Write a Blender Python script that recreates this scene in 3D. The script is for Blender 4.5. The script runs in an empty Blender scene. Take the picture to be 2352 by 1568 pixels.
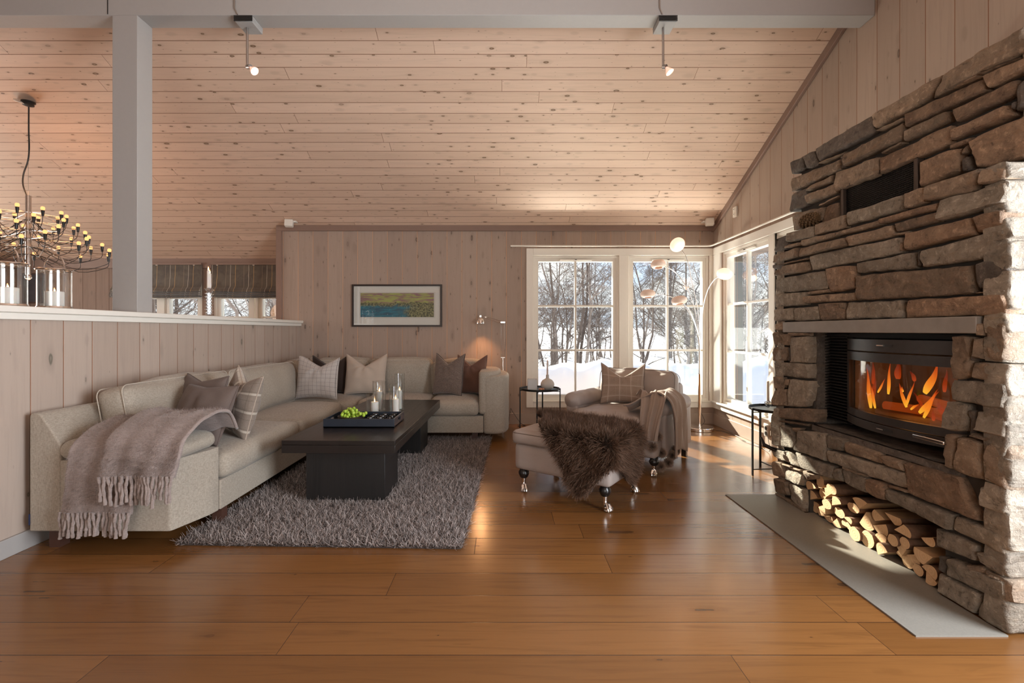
import bpy, bmesh, math, random
import numpy as np
from mathutils import Vector, Matrix, noise as mnoise

random.seed(7)
SC = bpy.context.scene
COL = SC.collection
R = math.radians

# ------------------------------------------------------------------ camera
F_PX = 1080.0           # focal length in pixels of the 2352 wide frame
CAMZ = 1.2
cam_d = bpy.data.cameras.new('camera')
cam_d.sensor_width = 36.0
cam_d.lens = F_PX / 2352 * 36.0
cam_d.shift_x = (1176 - 1160) / 2352
cam_d.shift_y = (760 - 784) / 2352
cam_d.clip_start = 0.05
cam_d.clip_end = 300
cam = bpy.data.objects.new('camera', cam_d)
COL.objects.link(cam)
cam.location = (0, 0, CAMZ)
cam.rotation_euler = (R(90), 0, 0)
SC.camera = cam

# ------------------------------------------------------------------ view
SC.view_settings.view_transform = 'Standard'
SC.view_settings.look = 'None'
SC.view_settings.gamma = 1
SC.view_settings.use_curve_mapping = False
SC.view_settings.exposure = 0.50
SC.cycles.use_denoising = True
SC.cycles.max_bounces = 8
SC.cycles.diffuse_bounces = 5
SC.cycles.glossy_bounces = 4
SC.cycles.transmission_bounces = 6
SC.cycles.transparent_max_bounces = 16
SC.cycles.sample_clamp_indirect = 4.0
SC.cycles.caustics_reflective = False
SC.cycles.caustics_refractive = False

# ------------------------------------------------------------------ world
W = bpy.data.worlds.new('sky')
SC.world = W
W.use_nodes = True
nt = W.node_tree
nt.nodes.clear()
wo = nt.nodes.new('ShaderNodeOutputWorld')
bg = nt.nodes.new('ShaderNodeBackground')
tc = nt.nodes.new('ShaderNodeTexCoord')
sp = nt.nodes.new('ShaderNodeSeparateXYZ')
nt.links.new(tc.outputs['Generated'], sp.inputs[0])
rmp = nt.nodes.new('ShaderNodeValToRGB')
rmp.color_ramp.elements[0].position = 0.0
rmp.color_ramp.elements[0].color = (0.80, 0.87, 1.0, 1)
rmp.color_ramp.elements[1].position = 0.6
rmp.color_ramp.elements[1].color = (0.30, 0.50, 0.95, 1)
nt.links.new(sp.outputs['Z'], rmp.inputs[0])
nz = nt.nodes.new('ShaderNodeTexNoise')
nz.inputs['Scale'].default_value = 3.2
nz.inputs['Detail'].default_value = 6
mp = nt.nodes.new('ShaderNodeMapping')
mp.inputs['Scale'].default_value = (1, 1, 3.0)
nt.links.new(tc.outputs['Generated'], mp.inputs[0])
nt.links.new(mp.outputs[0], nz.inputs['Vector'])
cr = nt.nodes.new('ShaderNodeValToRGB')
cr.color_ramp.elements[0].position = 0.42
cr.color_ramp.elements[0].color = (0, 0, 0, 1)
cr.color_ramp.elements[1].position = 0.60
cr.color_ramp.elements[1].color = (1, 1, 1, 1)
nt.links.new(nz.outputs['Fac'], cr.inputs[0])
mx = nt.nodes.new('ShaderNodeMix')
mx.data_type = 'RGBA'
nt.links.new(cr.outputs[0], mx.inputs[0])
nt.links.new(rmp.outputs[0], mx.inputs[6])
mx.inputs[7].default_value = (1.15, 1.12, 1.10, 1)
nt.links.new(mx.outputs[2], bg.inputs['Color'])
bg.inputs['Strength'].default_value = 0.92
nt.links.new(bg.outputs[0], wo.inputs[0])
W.cycles.sampling_method = 'MANUAL'
W.cycles.sample_map_resolution = 256

# ------------------------------------------------------------------ sun
SUNV = Vector((0.385, -1.0, -0.50)).normalized()     # the way the light travels
sd = bpy.data.lights.new('sun', 'SUN')
sd.energy = 16.0
sd.angle = R(0.6)
sd.color = (1.0, 0.90, 0.76)
sun = bpy.data.objects.new('sun', sd)
COL.objects.link(sun)
sun.rotation_euler = SUNV.to_track_quat('-Z', 'Y').to_euler()

# daylight through the windows of the part of the room behind the camera
def area_lamp(name, loc, look, sx, sy, power, col):
    d = bpy.data.lights.new(name, 'AREA')
    d.shape = 'RECTANGLE'
    d.size = sx
    d.size_y = sy
    d.energy = power
    d.color = col
    o = bpy.data.objects.new(name, d)
    COL.objects.link(o)
    o.location = loc
    o.rotation_euler = (Vector(look)).to_track_quat('-Z', 'Z').to_euler()
    return o
area_lamp('daylight_rear_window', (-0.45, -3.72, 1.55), (0, 1, -0.25), 2.9, 1.9, 60, (1.0, 0.96, 0.90))
area_lamp('daylight_side_window', (2.66, 0.55, 1.35), (-1, 0, 0.0), 2.0, 1.9, 195, (0.88, 0.94, 1.0))
area_lamp('left_fill_lamp', (-7.44, 4.75, 1.55), (1, -0.25, -0.05), 2.0, 1.7, 52, (1.0, 0.95, 0.88))  # added fill for the fireplace front; no such window is known
# added lamps below the sills stand in for snow bounce on the ceiling
area_lamp('snow_bounce_fill_back', (1.5, 6.80, -0.06), (0, -0.45, 1), 2.4, 0.8, 430, (1.0, 0.93, 0.83))
area_lamp('snow_bounce_fill_side', (3.30, 4.8, -0.10), (-0.45, 0, 1), 0.7, 2.0, 45, (1.0, 0.93, 0.83))

def portal(name, loc, look, sx, sy):
    d = bpy.data.lights.new(name, 'AREA')
    d.shape = 'RECTANGLE'
    d.size = sx
    d.size_y = sy
    d.cycles.is_portal = True
    o = bpy.data.objects.new(name, d)
    COL.objects.link(o)
    o.location = loc
    o.rotation_euler = Vector(look).to_track_quat('-Z', 'Z').to_euler()
portal('portal_back_window', (1.49, 6.26, 1.25), (0, -1, 0), 2.35, 1.85)
portal('portal_side_window', (2.92, 4.75, 1.25), (-1, 0, 0), 2.0, 1.8)
portal('portal_dining_window', (-4.3, 6.98, 1.4), (0, -1, 0), 2.7, 1.6)

# ------------------------------------------------------------------ helpers
WM = {}
def wm(o):
    return WM.get(o.name, Matrix.Identity(4))

def P(px, py, Y):
    """world point seen at photo pixel (px,py) at depth Y"""
    return Vector(((px - 1160) * Y / F_PX, Y, CAMZ - (py - 760) * Y / F_PX))

def tag(o, label=None, cat=None, group=None, kind=None):
    if label: o['label'] = label
    if cat: o['category'] = cat
    if group: o['group'] = group
    if kind: o['kind'] = kind
    return o

def empty(name, loc=(0, 0, 0), rz=0, label=None, cat=None, group=None, kind=None):
    o = bpy.data.objects.new(name, None)
    COL.objects.link(o)
    o.empty_display_size = 0.1
    o.location = loc
    o.rotation_euler = (0, 0, rz)
    WM[o.name] = Matrix.Translation(Vector(loc)) @ Matrix.Rotation(rz, 4, 'Z')
    tag(o, label, cat, group, kind)
    return o

class MB:
    def __init__(s):
        s.v = []; s.f = []; s.mi = []
    def add(s, vs, fs, m=0):
        n = len(s.v)
        s.v.extend([tuple(v) for v in vs])
        for f in fs:
            s.f.append(tuple(i + n for i in f)); s.mi.append(m)
        return s
    def box(s, x0, x1, y0, y1, z0, z1, M=None, m=0):
        vs = [Vector((x, y, z)) for x in (x0, x1) for y in (y0, y1) for z in (z0, z1)]
        if M is not None: vs = [M @ v for v in vs]
        return s.add(vs, [(0, 1, 3, 2), (4, 6, 7, 5), (0, 4, 5, 1), (2, 3, 7, 6), (0, 2, 6, 4), (1, 5, 7, 3)], m)
    def tube(s, pts, r, n=8, caps=True, m=0, closed=False):
        pts = [Vector(p) for p in pts]
        k = len(pts)
        rs = r if isinstance(r, (list, tuple)) else [r] * k
        vs = []; fs = []
        up = None
        for i, p in enumerate(pts):
            if closed:
                d = pts[(i + 1) % k] - pts[i - 1]
            else:
                d = pts[min(i + 1, k - 1)] - pts[max(i - 1, 0)]
            if d.length < 1e-9: d = Vector((0, 0, 1))
            d.normalize()
            if up is None:
                up = Vector((0, 0, 1)) if abs(d.z) < 0.9 else Vector((1, 0, 0))
            a = d.cross(up)
            if a.length < 1e-6:
                a = d.cross(Vector((0.3, 1, 0.2)))
            a.normalize()
            b = a.cross(d).normalized()
            up = b
            for j in range(n):
                t = 2 * math.pi * j / n
                vs.append(p + (a * math.cos(t) + b * math.sin(t)) * rs[i])
        rng = k if closed else k - 1
        for i in range(rng):
            i2 = (i + 1) % k
            for j in range(n):
                j2 = (j + 1) % n
                fs.append((i * n + j, i * n + j2, i2 * n + j2, i2 * n + j))
        if caps and not closed:
            fs.append(tuple(range(n))[::-1])
            fs.append(tuple((k - 1) * n + j for j in range(n)))
        return s.add(vs, fs, m)
    def lathe(s, prof, c=(0, 0, 0), n=24, axis='Z', m=0, M=None, cap=True):
        """prof = [(radius, height)...]"""
        vs = []; fs = []
        c = Vector(c)
        for r, h in prof:
            for j in range(n):
                t = 2 * math.pi * j / n
                if axis == 'Z': v = Vector((r * math.cos(t), r * math.sin(t), h))
                elif axis == 'X': v = Vector((h, r * math.cos(t), r * math.sin(t)))
                else: v = Vector((r * math.sin(t), h, r * math.cos(t)))
                if M is not None: v = M @ v
                vs.append(c + v)
        k = len(prof)
        for i in range(k - 1):
            for j in range(n):
                j2 = (j + 1) % n
                fs.append((i * n + j, i * n + j2, (i + 1) * n + j2, (i + 1) * n + j))
        if cap:
            if prof[0][0] > 1e-5: fs.append(tuple(range(n))[::-1])
            if prof[-1][0] > 1e-5: fs.append(tuple((k - 1) * n + j for j in range(n)))
        return s.add(vs, fs, m)
    def grid(s, fn, nu, nv, m=0, cu=False, cv=False):
        vs = []; fs = []
        for i in range(nu + (0 if cu else 1)):
            for j in range(nv + (0 if cv else 1)):
                vs.append(fn(i / nu, j / nv))
        a = nu if cu else nu + 1
        b = nv if cv else nv + 1
        for i in range(nu):
            for j in range(nv):
                i2 = (i + 1) % a; j2 = (j + 1) % b
                fs.append((i * b + j, i2 * b + j, i2 * b + j2, i * b + j2))
        return s.add(vs, fs, m)
    def prism(s, poly, z0, z1, axis='Z', m=0, M=None):
        """poly in the two other axes, extruded along axis"""
        n = len(poly)
        def mk(p, h):
            if axis == 'Z': v = Vector((p[0], p[1], h))
            elif axis == 'Y': v = Vector((p[0], h, p[1]))
            else: v = Vector((h, p[0], p[1]))
            return M @ v if M is not None else v
        vs = [mk(p, z0) for p in poly] + [mk(p, z1) for p in poly]
        fs = [tuple(range(n))[::-1], tuple(range(n, 2 * n))]
        for i in range(n):
            j = (i + 1) % n
            fs.append((i, j, j + n, i + n))
        return s.add(vs, fs, m)
    def sphere(s, c, r, n=12, k=8, sc=(1, 1, 1), m=0):
        prof = []
        vs = []; fs = []
        c = Vector(c)
        for i in range(k + 1):
            t = math.pi * i / k
            for j in range(n):
                p = 2 * math.pi * j / n
                vs.append(c + Vector((math.sin(t) * math.cos(p) * r * sc[0], math.sin(t) * math.sin(p) * r * sc[1], -math.cos(t) * r * sc[2])))
        for i in range(k):
            for j in range(n):
                j2 = (j + 1) % n
                fs.append((i * n + j, i * n + j2, (i + 1) * n + j2, (i + 1) * n + j))
        return s.add(vs, fs, m)
    def build(s, name, mat, parent=None, smooth=True, angle=35, bevel=0, bseg=2, sub=0, origin=None, local=False, merge=True, sharp=True, fixn=True):
        me = bpy.data.meshes.new(name)
        if parent is not None and not local:
            inv = wm(parent).inverted()
            vs = [tuple(inv @ Vector(v)) for v in s.v]
        elif origin is not None:
            if origin == 'base':
                a = np.array(s.v)
                origin = ((a[:, 0].min() + a[:, 0].max()) / 2, (a[:, 1].min() + a[:, 1].max()) / 2, a[:, 2].min())
            og = Vector(origin)
            vs = [tuple(Vector(v) - og) for v in s.v]
        else:
            vs = s.v
        me.from_pydata(vs, [], s.f)
        mats = mat if isinstance(mat, (list, tuple)) else [mat]
        for q in mats: me.materials.append(q)
        if len(mats) > 1:
            me.polygons.foreach_set('material_index', s.mi)
        bm = bmesh.new(); bm.from_mesh(me)
        if merge:
            bmesh.ops.remove_doubles(bm, verts=bm.verts, dist=1e-5)
        if fixn:
            bmesh.ops.recalc_face_normals(bm, faces=bm.faces)
        if smooth:
            for f in bm.faces: f.smooth = True
            if sharp:
                for e in bm.edges:
                    if len(e.link_faces) == 2 and e.calc_face_angle(0) > R(angle): e.smooth = False
        bm.to_mesh(me); bm.free()
        o = bpy.data.objects.new(name, me)
        COL.objects.link(o)
        if parent is not None:
            o.parent = parent
            WM[o.name] = wm(parent)
        elif origin is not None:
            o.location = origin
            WM[o.name] = Matrix.Translation(Vector(origin))
        if bevel:
            b = o.modifiers.new('bevel', 'BEVEL')
            b.width = bevel; b.segments = bseg; b.limit_method = 'ANGLE'; b.angle_limit = R(40)
            b.harden_normals = False
            for e in me.edges: pass
        if sub:
            q = o.modifiers.new('sub', 'SUBSURF'); q.levels = sub; q.render_levels = sub
        return o

def copy_tree(o, parent=None):
    c = o.copy(); COL.objects.link(c)
    if parent is not None: c.parent = parent
    for ch in list(o.children): copy_tree(ch, c)
    return c

def fast_mesh(name, verts, faces, mat, parent=None, smooth=True, attr=None):
    """numpy verts (n,3), faces (m,k) all same size; world coordinates"""
    me = bpy.data.meshes.new(name)
    if parent is not None:
        inv = np.array(wm(parent).inverted())
        verts = verts @ inv[:3, :3].T + inv[:3, 3]
    nv = len(verts); nf = len(faces); k = faces.shape[1]
    me.vertices.add(nv); me.vertices.foreach_set('co', verts.astype(np.float32).ravel())
    me.loops.add(nf * k); me.loops.foreach_set('vertex_index', faces.astype(np.int32).ravel())
    me.polygons.add(nf)
    me.polygons.foreach_set('loop_start', np.arange(0, nf * k, k, dtype=np.int32))
    me.polygons.foreach_set('loop_total', np.full(nf, k, dtype=np.int32))
    me.materials.append(mat)
    me.update(calc_edges=True)
    if smooth: me.polygons.foreach_set('use_smooth', np.ones(nf, dtype=bool))
    if attr is not None:
        a = me.attributes.new('tip', 'FLOAT', 'POINT'); a.data.foreach_set('value', attr.astype(np.float32))
    o = bpy.data.objects.new(name, me); COL.objects.link(o)
    if parent is not None:
        o.parent = parent; WM[o.name] = wm(parent)
    return o

def strands(base, dirs, length, width, curl, rng, seg=3):
    """blades of hair: base (n,3), dirs (n,3) unit, length (n,), returns verts, faces, tip attribute"""
    n = len(base)
    side = np.cross(dirs, rng.normal(size=(n, 3)))
    side /= np.linalg.norm(side, axis=1)[:, None] + 1e-9
    bend = rng.normal(size=(n, 3)) * curl
    V = np.zeros((n, (seg + 1) * 2, 3)); T = np.zeros((n, (seg + 1) * 2))
    for i in range(seg + 1):
        t = i / seg
        c = base + dirs * (length * t)[:, None] + bend * (length * t * t)[:, None]
        w = width * (1 - 0.8 * t)
        V[:, 2 * i] = c - side * w / 2
        V[:, 2 * i + 1] = c + side * w / 2
        T[:, 2 * i:2 * i + 2] = t
    Fq = []
    for i in range(seg):
        Fq.append([2 * i, 2 * i + 1, 2 * i + 3, 2 * i + 2])
    Fq = np.array(Fq)
    faces = (Fq[None] + (np.arange(n) * (seg + 1) * 2)[:, None, None]).reshape(-1, 4)
    return V.reshape(-1, 3), faces, T.ravel()

# ------------------------------------------------------------------ materials
def new_mat(name):
    m = bpy.data.materials.new(name); m.use_nodes = True
    n = m.node_tree; n.nodes.clear()
    out = n.nodes.new('ShaderNodeOutputMaterial')
    b = n.nodes.new('ShaderNodeBsdfPrincipled')
    n.links.new(b.outputs[0], out.inputs[0])
    return m, n, b, out

class NT:
    def __init__(s, n): s.n = n
    def node(s, t, **kw):
        q = s.n.nodes.new(t)
        for k, v in kw.items(): setattr(q, k, v)
        return q
    def L(s, a, b): s.n.links.new(a, b)
    def math(s, op, a, b=None, c=None, clamp=False):
        q = s.n.nodes.new('ShaderNodeMath'); q.operation = op; q.use_clamp = clamp
        for i, x in enumerate((a, b, c)):
            if x is None: continue
            if isinstance(x, (int, float)): q.inputs[i].default_value = x
            else: s.n.links.new(x, q.inputs[i])
        return q.outputs[0]
    def smooth(s, x, a, b):
        q = s.n.nodes.new('ShaderNodeMapRange'); q.interpolation_type = 'SMOOTHSTEP'
        s.n.links.new(x, q.inputs[0])
        for i, v in ((1, a), (2, b)):
            if isinstance(v, (int, float)): q.inputs[i].default_value = v
            else: s.n.links.new(v, q.inputs[i])
        return q.outputs[0]
    def mix(s, f, a, b, mode='MIX'):
        q = s.n.nodes.new('ShaderNodeMix'); q.data_type = 'RGBA'; q.blend_type = mode
        if isinstance(f, (int, float)): q.inputs[0].default_value = f
        else: s.n.links.new(f, q.inputs[0])
        for i, v in ((6, a), (7, b)):
            if isinstance(v, (tuple, list)): q.inputs[i].default_value = (v[0], v[1], v[2], 1)
            else: s.n.links.new(v, q.inputs[i])
        return q.outputs[2]
    def comb(s, x, y, z=0.0):
        q = s.n.nodes.new('ShaderNodeCombineXYZ')
        for i, v in enumerate((x, y, z)):
            if isinstance(v, (int, float)): q.inputs[i].default_value = v
            else: s.n.links.new(v, q.inputs[i])
        return q.outputs[0]
    def noise(s, vec, scale, detail=3, rough=0.5, dist=0.0):
        q = s.n.nodes.new('ShaderNodeTexNoise')
        if vec is not None: s.n.links.new(vec, q.inputs['Vector'])
        q.inputs['Scale'].default_value = scale; q.inputs['Detail'].default_value = detail
        q.inputs['Roughness'].default_value = rough; q.inputs['Distortion'].default_value = dist
        return q.outputs['Fac']
    def bump(s, h, strength=0.3, dist=0.01, normal=None):
        q = s.n.nodes.new('ShaderNodeBump'); q.inputs['Strength'].default_value = strength; q.inputs['Distance'].default_value = dist
        s.n.links.new(h, q.inputs['Height'])
        if normal is not None: s.n.links.new(normal, q.inputs['Normal'])
        return q.outputs[0]

def boards(name, base, dark, axes, pitch, off=0.0, joint=0, groove=(0.30, 0.13, 0.06), knot=(0.12, 0.06, 0.03), knots=1.0,
           rough=0.55, tone=0.10, gw=0.0024, spec=0.3, coat=0.0, grain=0.10, kcell=(0.13, 0.42), bumpd=0.003):
    m, n, b, out = new_mat(name)
    T = NT(n)
    tc = T.node('ShaderNodeTexCoord')
    sp = T.node('ShaderNodeSeparateXYZ'); T.L(tc.outputs['Object'], sp.inputs[0])
    ac, al = sp.outputs[axes[0]], sp.outputs[axes[1]]
    A = T.math('DIVIDE', T.math('SUBTRACT', ac, off), pitch)
    idx = T.math('FLOOR', A)
    fr = T.math('SUBTRACT', A, idx)
    wn = T.node('ShaderNodeTexWhiteNoise', noise_dimensions='1D'); T.L(idx, wn.inputs['W'])
    rnd = wn.outputs['Value']
    edge = T.math('MULTIPLY', T.math('MINIMUM', fr, T.math('SUBTRACT', 1.0, fr)), pitch)
    seg = None
    if joint:
        Lq = T.math('DIVIDE', T.math('ADD', al, T.math('MULTIPLY', rnd, 37.0)), joint)
        seg = T.math('FLOOR', Lq)
        lf = T.math('SUBTRACT', Lq, seg)
        je = T.math('MULTIPLY', T.math('MINIMUM', lf, T.math('SUBTRACT', 1.0, lf)), joint)
        edge = T.math('MINIMUM', edge, T.math('ADD', je, gw * 0.4))
        wn2 = T.node('ShaderNodeTexWhiteNoise', noise_dimensions='2D'); T.L(T.comb(idx, seg), wn2.inputs['Vector'])
        rnd = wn2.outputs['Value']
    line = T.math('SUBTRACT', 1.0, T.smooth(edge, gw * 0.5, gw * 1.5))
    off2 = T.math('MULTIPLY', rnd, 53.0)
    # grain
    gv = T.comb(T.math('MULTIPLY', ac, 28.0), T.math('ADD', T.math('MULTIPLY', al, 1.6), off2), off2)
    g1 = T.noise(gv, 1.0, 5, 0.6, 1.2)
    gv2 = T.comb(T.math('MULTIPLY', ac, 160.0), T.math('ADD', T.math('MULTIPLY', al, 4.0), off2), off2)
    g2 = T.noise(gv2, 1.0, 3, 0.5, 0.3)
    # knots
    nzw = T.noise(T.comb(T.math('MULTIPLY', ac, 9.0), T.math('MULTIPLY', al, 9.0), off2), 1.0, 2)
    kv = T.comb(T.math('ADD', T.math('DIVIDE', ac, kcell[0]), off2), T.math('ADD', T.math('ADD', T.math('DIVIDE', al, kcell[1]), off2), T.math('MULTIPLY', nzw, 0.25)), 0.0)
    vo = T.node('ShaderNodeTexVoronoi', voronoi_dimensions='2D', feature='F1'); T.L(kv, vo.inputs['Vector']); vo.inputs['Scale'].default_value = 1.0
    cs = T.node('ShaderNodeSeparateColor'); T.L(vo.outputs['Color'], cs.inputs[0])
    thr = T.math('MULTIPLY', T.math('ADD', T.math('MULTIPLY', T.math('POWER', cs.outputs[0], 4.0), 0.10), 0.012), knots)
    dr = T.math('DIVIDE', vo.outputs['Distance'], thr)
    kn = T.math('MULTIPLY', T.math('SUBTRACT', 1.0, T.smooth(dr, 0.7, 1.15)), T.math('ADD', T.math('MULTIPLY', T.math('SUBTRACT', 1.0, T.smooth(dr, 0.0, 0.75)), -0.45), 1.0))
    kn = T.math('MULTIPLY', kn, T.smooth(cs.outputs[1], 0.25, 0.6)) if knots > 0 else 0.0
    halo = T.math('MULTIPLY', T.math('SUBTRACT', 1.0, T.smooth(dr, 1.0, 3.2)), 0.25) if knots > 0 else 0.0
    c = T.mix(T.math('ADD', T.math('MULTIPLY', rnd, 0.75), T.math('MULTIPLY', g1, 0.25)), base, dark)
    c = T.mix(T.math('MULTIPLY', T.smooth(g1, 0.45, 0.75), grain * 3.0), c, tuple(x * 0.62 for x in dark))
    c = T.mix(T.math('MULTIPLY', T.smooth(g2, 0.5, 0.8), grain * 2.0), c, tuple(x * 0.7 for x in dark))
    c = T.mix(halo, c, tuple(x * 0.55 for x in dark))
    c = T.mix(kn, c, knot)
    c = T.mix(line, c, groove)
    T.L(c, b.inputs['Base Color'])
    h = T.math('ADD', T.math('MULTIPLY', T.smooth(edge, 0.0, gw * 2.5), 1.0), T.math('MULTIPLY', g2, 0.08))
    T.L(T.bump(h, 0.6, bumpd), b.inputs['Normal'])
    T.L(T.math('ADD', rough - 0.06, T.math('MULTIPLY', g1, 0.12)), b.inputs['Roughness'])
    b.inputs['Specular IOR Level'].default_value = spec
    b.inputs['Coat Weight'].default_value = coat
    b.inputs['Coat Roughness'].default_value = 0.18
    return m

def plain(name, col, rough=0.5, metal=0.0, spec=0.5, var=0.06, scale=30, bump=0.0, bscale=200, sheen=0, coat=0, emis=None, es=0, trans=0, ior=1.45, alpha=1, sss=0):
    m, n, b, out = new_mat(name)
    T = NT(n)
    tc = T.node('ShaderNodeTexCoord')
    nf = T.noise(tc.outputs['Object'], scale, 4)
    c = T.mix(nf, tuple(min(1, x * (1 + var)) for x in col), tuple(x * (1 - var) for x in col))
    T.L(c, b.inputs['Base Color'])
    b.inputs['Roughness'].default_value = rough
    b.inputs['Metallic'].default_value = metal
    b.inputs['Specular IOR Level'].default_value = spec
    b.inputs['Sheen Weight'].default_value = sheen
    b.inputs['Coat Weight'].default_value = coat
    b.inputs['Transmission Weight'].default_value = trans
    b.inputs['IOR'].default_value = ior
    b.inputs['Alpha'].default_value = alpha
    if sss:
        b.inputs['Subsurface Weight'].default_value = sss
        b.inputs['Subsurface Radius'].default_value = (0.02, 0.01, 0.006)
    if bump:
        T.L(T.bump(T.noise(tc.outputs['Object'], bscale, 4), bump, 0.002), b.inputs['Normal'])
    if emis:
        b.inputs['Emission Color'].default_value = (*emis, 1)
        b.inputs['Emission Strength'].default_value = es
    return m

def fabric(name, col, col2=None, scale=900, rough=0.9, sheen=0.3, bump=0.5, stripes=None, cloudy=0.15):
    """woven cloth; stripes=(period, width, colour) draws a check along the UV map"""
    m, n, b, out = new_mat(name)
    T = NT(n)
    tc = T.node('ShaderNodeTexCoord')
    col2 = col2 or tuple(x * 0.72 for x in col)
    sp = T.node('ShaderNodeSeparateXYZ'); T.L(tc.outputs['Object'], sp.inputs[0])
    v1 = T.noise(T.comb(T.math('MULTIPLY', sp.outputs[0], scale * 0.15), T.math('MULTIPLY', sp.outputs[1], scale * 0.15), T.math('MULTIPLY', sp.outputs[2], scale)), 1.0, 2)
    v2 = T.noise(T.comb(T.math('MULTIPLY', sp.outputs[0], scale), T.math('MULTIPLY', sp.outputs[1], scale), T.math('MULTIPLY', sp.outputs[2], scale * 0.15)), 1.0, 2)
    w = T.math('MULTIPLY', T.math('ADD', v1, v2), 0.5)
    cl = T.noise(tc.outputs['Object'], 6, 3)
    c = T.mix(T.smooth(w, 0.35, 0.65), col2, col)
    c = T.mix(T.math('MULTIPLY', T.smooth(cl, 0.4, 0.7), cloudy), c, col2)
    if stripes:
        uv = T.node('ShaderNodeSeparateXYZ'); T.L(tc.outputs['UV'], uv.inputs[0])
        for (per, wd, cc, op) in stripes:
            for k in (0, 1):
                a = T.math('PINGPONG', T.math('ADD', uv.outputs[k], per * 0.25), per / 2)
                ln = T.math('SUBTRACT', 1.0, T.smooth(a, wd * 0.8, wd * 1.2))
                c = T.mix(T.math('MULTIPLY', ln, op), c, cc)
    T.L(c, b.inputs['Base Color'])
    b.inputs['Roughness'].default_value = rough
    b.inputs['Sheen Weight'].default_value = sheen
    b.inputs['Sheen Roughness'].default_value = 0.5
    b.inputs['Specular IOR Level'].default_value = 0.15
    T.L(T.bump(w, bump, 0.0015), b.inputs['Normal'])
    return m

def glass_pane(name, tint=(0.97, 1.0, 0.99), gloss=0.10):
    m, n, b, out = new_mat(name)
    n.nodes.remove(b)
    T = NT(n)
    tr = T.node('ShaderNodeBsdfTransparent'); tr.inputs[0].default_value = (*tint, 1)
    gl = T.node('ShaderNodeBsdfGlossy'); gl.inputs['Roughness'].default_value = 0.01
    ge = T.node('ShaderNodeNewGeometry')
    dt = T.node('ShaderNodeVectorMath', operation='DOT_PRODUCT'); T.L(ge.outputs['Normal'], dt.inputs[0]); T.L(ge.outputs['Incoming'], dt.inputs[1])
    k = T.math('POWER', T.math('SUBTRACT', 1.0, T.math('ABSOLUTE', dt.outputs['Value'])), 5.0)
    fac = T.math('ADD', T.math('MULTIPLY', k, 0.9), gloss * 0.5)
    mxs = T.node('ShaderNodeMixShader')
    T.L(fac, mxs.inputs[0])
    T.L(tr.outputs[0], mxs.inputs[1]); T.L(gl.outputs[0], mxs.inputs[2])
    T.L(mxs.outputs[0], out.inputs[0])
    return m

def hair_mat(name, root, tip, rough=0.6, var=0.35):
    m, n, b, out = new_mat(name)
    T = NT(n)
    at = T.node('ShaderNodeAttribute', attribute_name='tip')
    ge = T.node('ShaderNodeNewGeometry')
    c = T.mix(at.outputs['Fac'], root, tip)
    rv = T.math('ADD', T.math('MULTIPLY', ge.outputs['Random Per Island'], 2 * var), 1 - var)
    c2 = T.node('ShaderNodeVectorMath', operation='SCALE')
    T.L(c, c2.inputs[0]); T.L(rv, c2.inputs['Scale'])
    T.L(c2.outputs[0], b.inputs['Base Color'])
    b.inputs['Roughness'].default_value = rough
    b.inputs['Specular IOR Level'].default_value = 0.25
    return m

M = {}
M['ceiling'] = boards('ceiling_pine', (0.73, 0.535, 0.415), (0.62, 0.445, 0.335), (1, 0), 0.118, joint=3.6, knot=(0.17, 0.10, 0.055), knots=1.7, groove=(0.22, 0.10, 0.055), kcell=(0.062, 0.15), grain=0.07)
M['wallx'] = boards('wall_pine_back', (0.40, 0.305, 0.245), (0.325, 0.242, 0.197), (0, 2), 0.1925, off=0.02, groove=(0.60, 0.32, 0.17), knot=(0.14, 0.10, 0.08), knots=1.5, kcell=(0.09, 0.24), grain=0.06)
M['wally'] = boards('wall_pine_side', (0.43, 0.335, 0.27), (0.365, 0.28, 0.225), (1, 2), 0.1965, off=2.626, groove=(0.24, 0.10, 0.05), knot=(0.14, 0.10, 0.08), knots=0.9, kcell=(0.12, 0.32), grain=0.06)
M['halfwall'] = boards('half_wall_pine', (0.46, 0.37, 0.31), (0.40, 0.315, 0.26), (1, 2), 0.1965, off=2.626, groove=(0.28, 0.13, 0.07), knot=(0.16, 0.14, 0.11), knots=1.0, kcell=(0.13, 0.36), grain=0.06)
M['floor'] = boards('oak_floor', (0.245, 0.108, 0.033), (0.145, 0.060, 0.017), (1, 0), 0.1965, off=1.742, joint=2.3, groove=(0.035, 0.014, 0.007), knot=(0.055, 0.024, 0.010), knots=0.8,
                    rough=0.24, gw=0.0018, spec=0.5, coat=0.3, grain=0.13, kcell=(0.2, 0.9), bumpd=0.0006)
M['white'] = plain('white_paint', (0.80, 0.76, 0.69), 0.4, var=0.02)
M['beam'] = plain('grey_painted_wood', (0.38, 0.36, 0.345), 0.5, var=0.03)
M['trimwood'] = plain('stained_trim', (0.24, 0.155, 0.12), 0.5, var=0.1, scale=8)
M['trimlight'] = plain('pale_trim', (0.38, 0.295, 0.24), 0.5, var=0.08, scale=8)
M['chrome'] = plain('chrome', (0.85, 0.82, 0.80), 0.12, 1.0, var=0.01)
M['black_metal'] = plain('black_metal', (0.015, 0.014, 0.014), 0.35, 0.6, var=0.1)
M['black_plastic'] = plain('black_plastic', (0.02, 0.02, 0.02), 0.4)
M['pane'] = glass_pane('window_glass')
M['pane2'] = glass_pane('stove_glass', (0.80, 0.72, 0.62), 0.09)
M['snow'] = plain('snow', (0.86, 0.90, 0.96), 0.7, var=0.03, scale=2, bump=0.3, bscale=12, sss=0.0)
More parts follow.
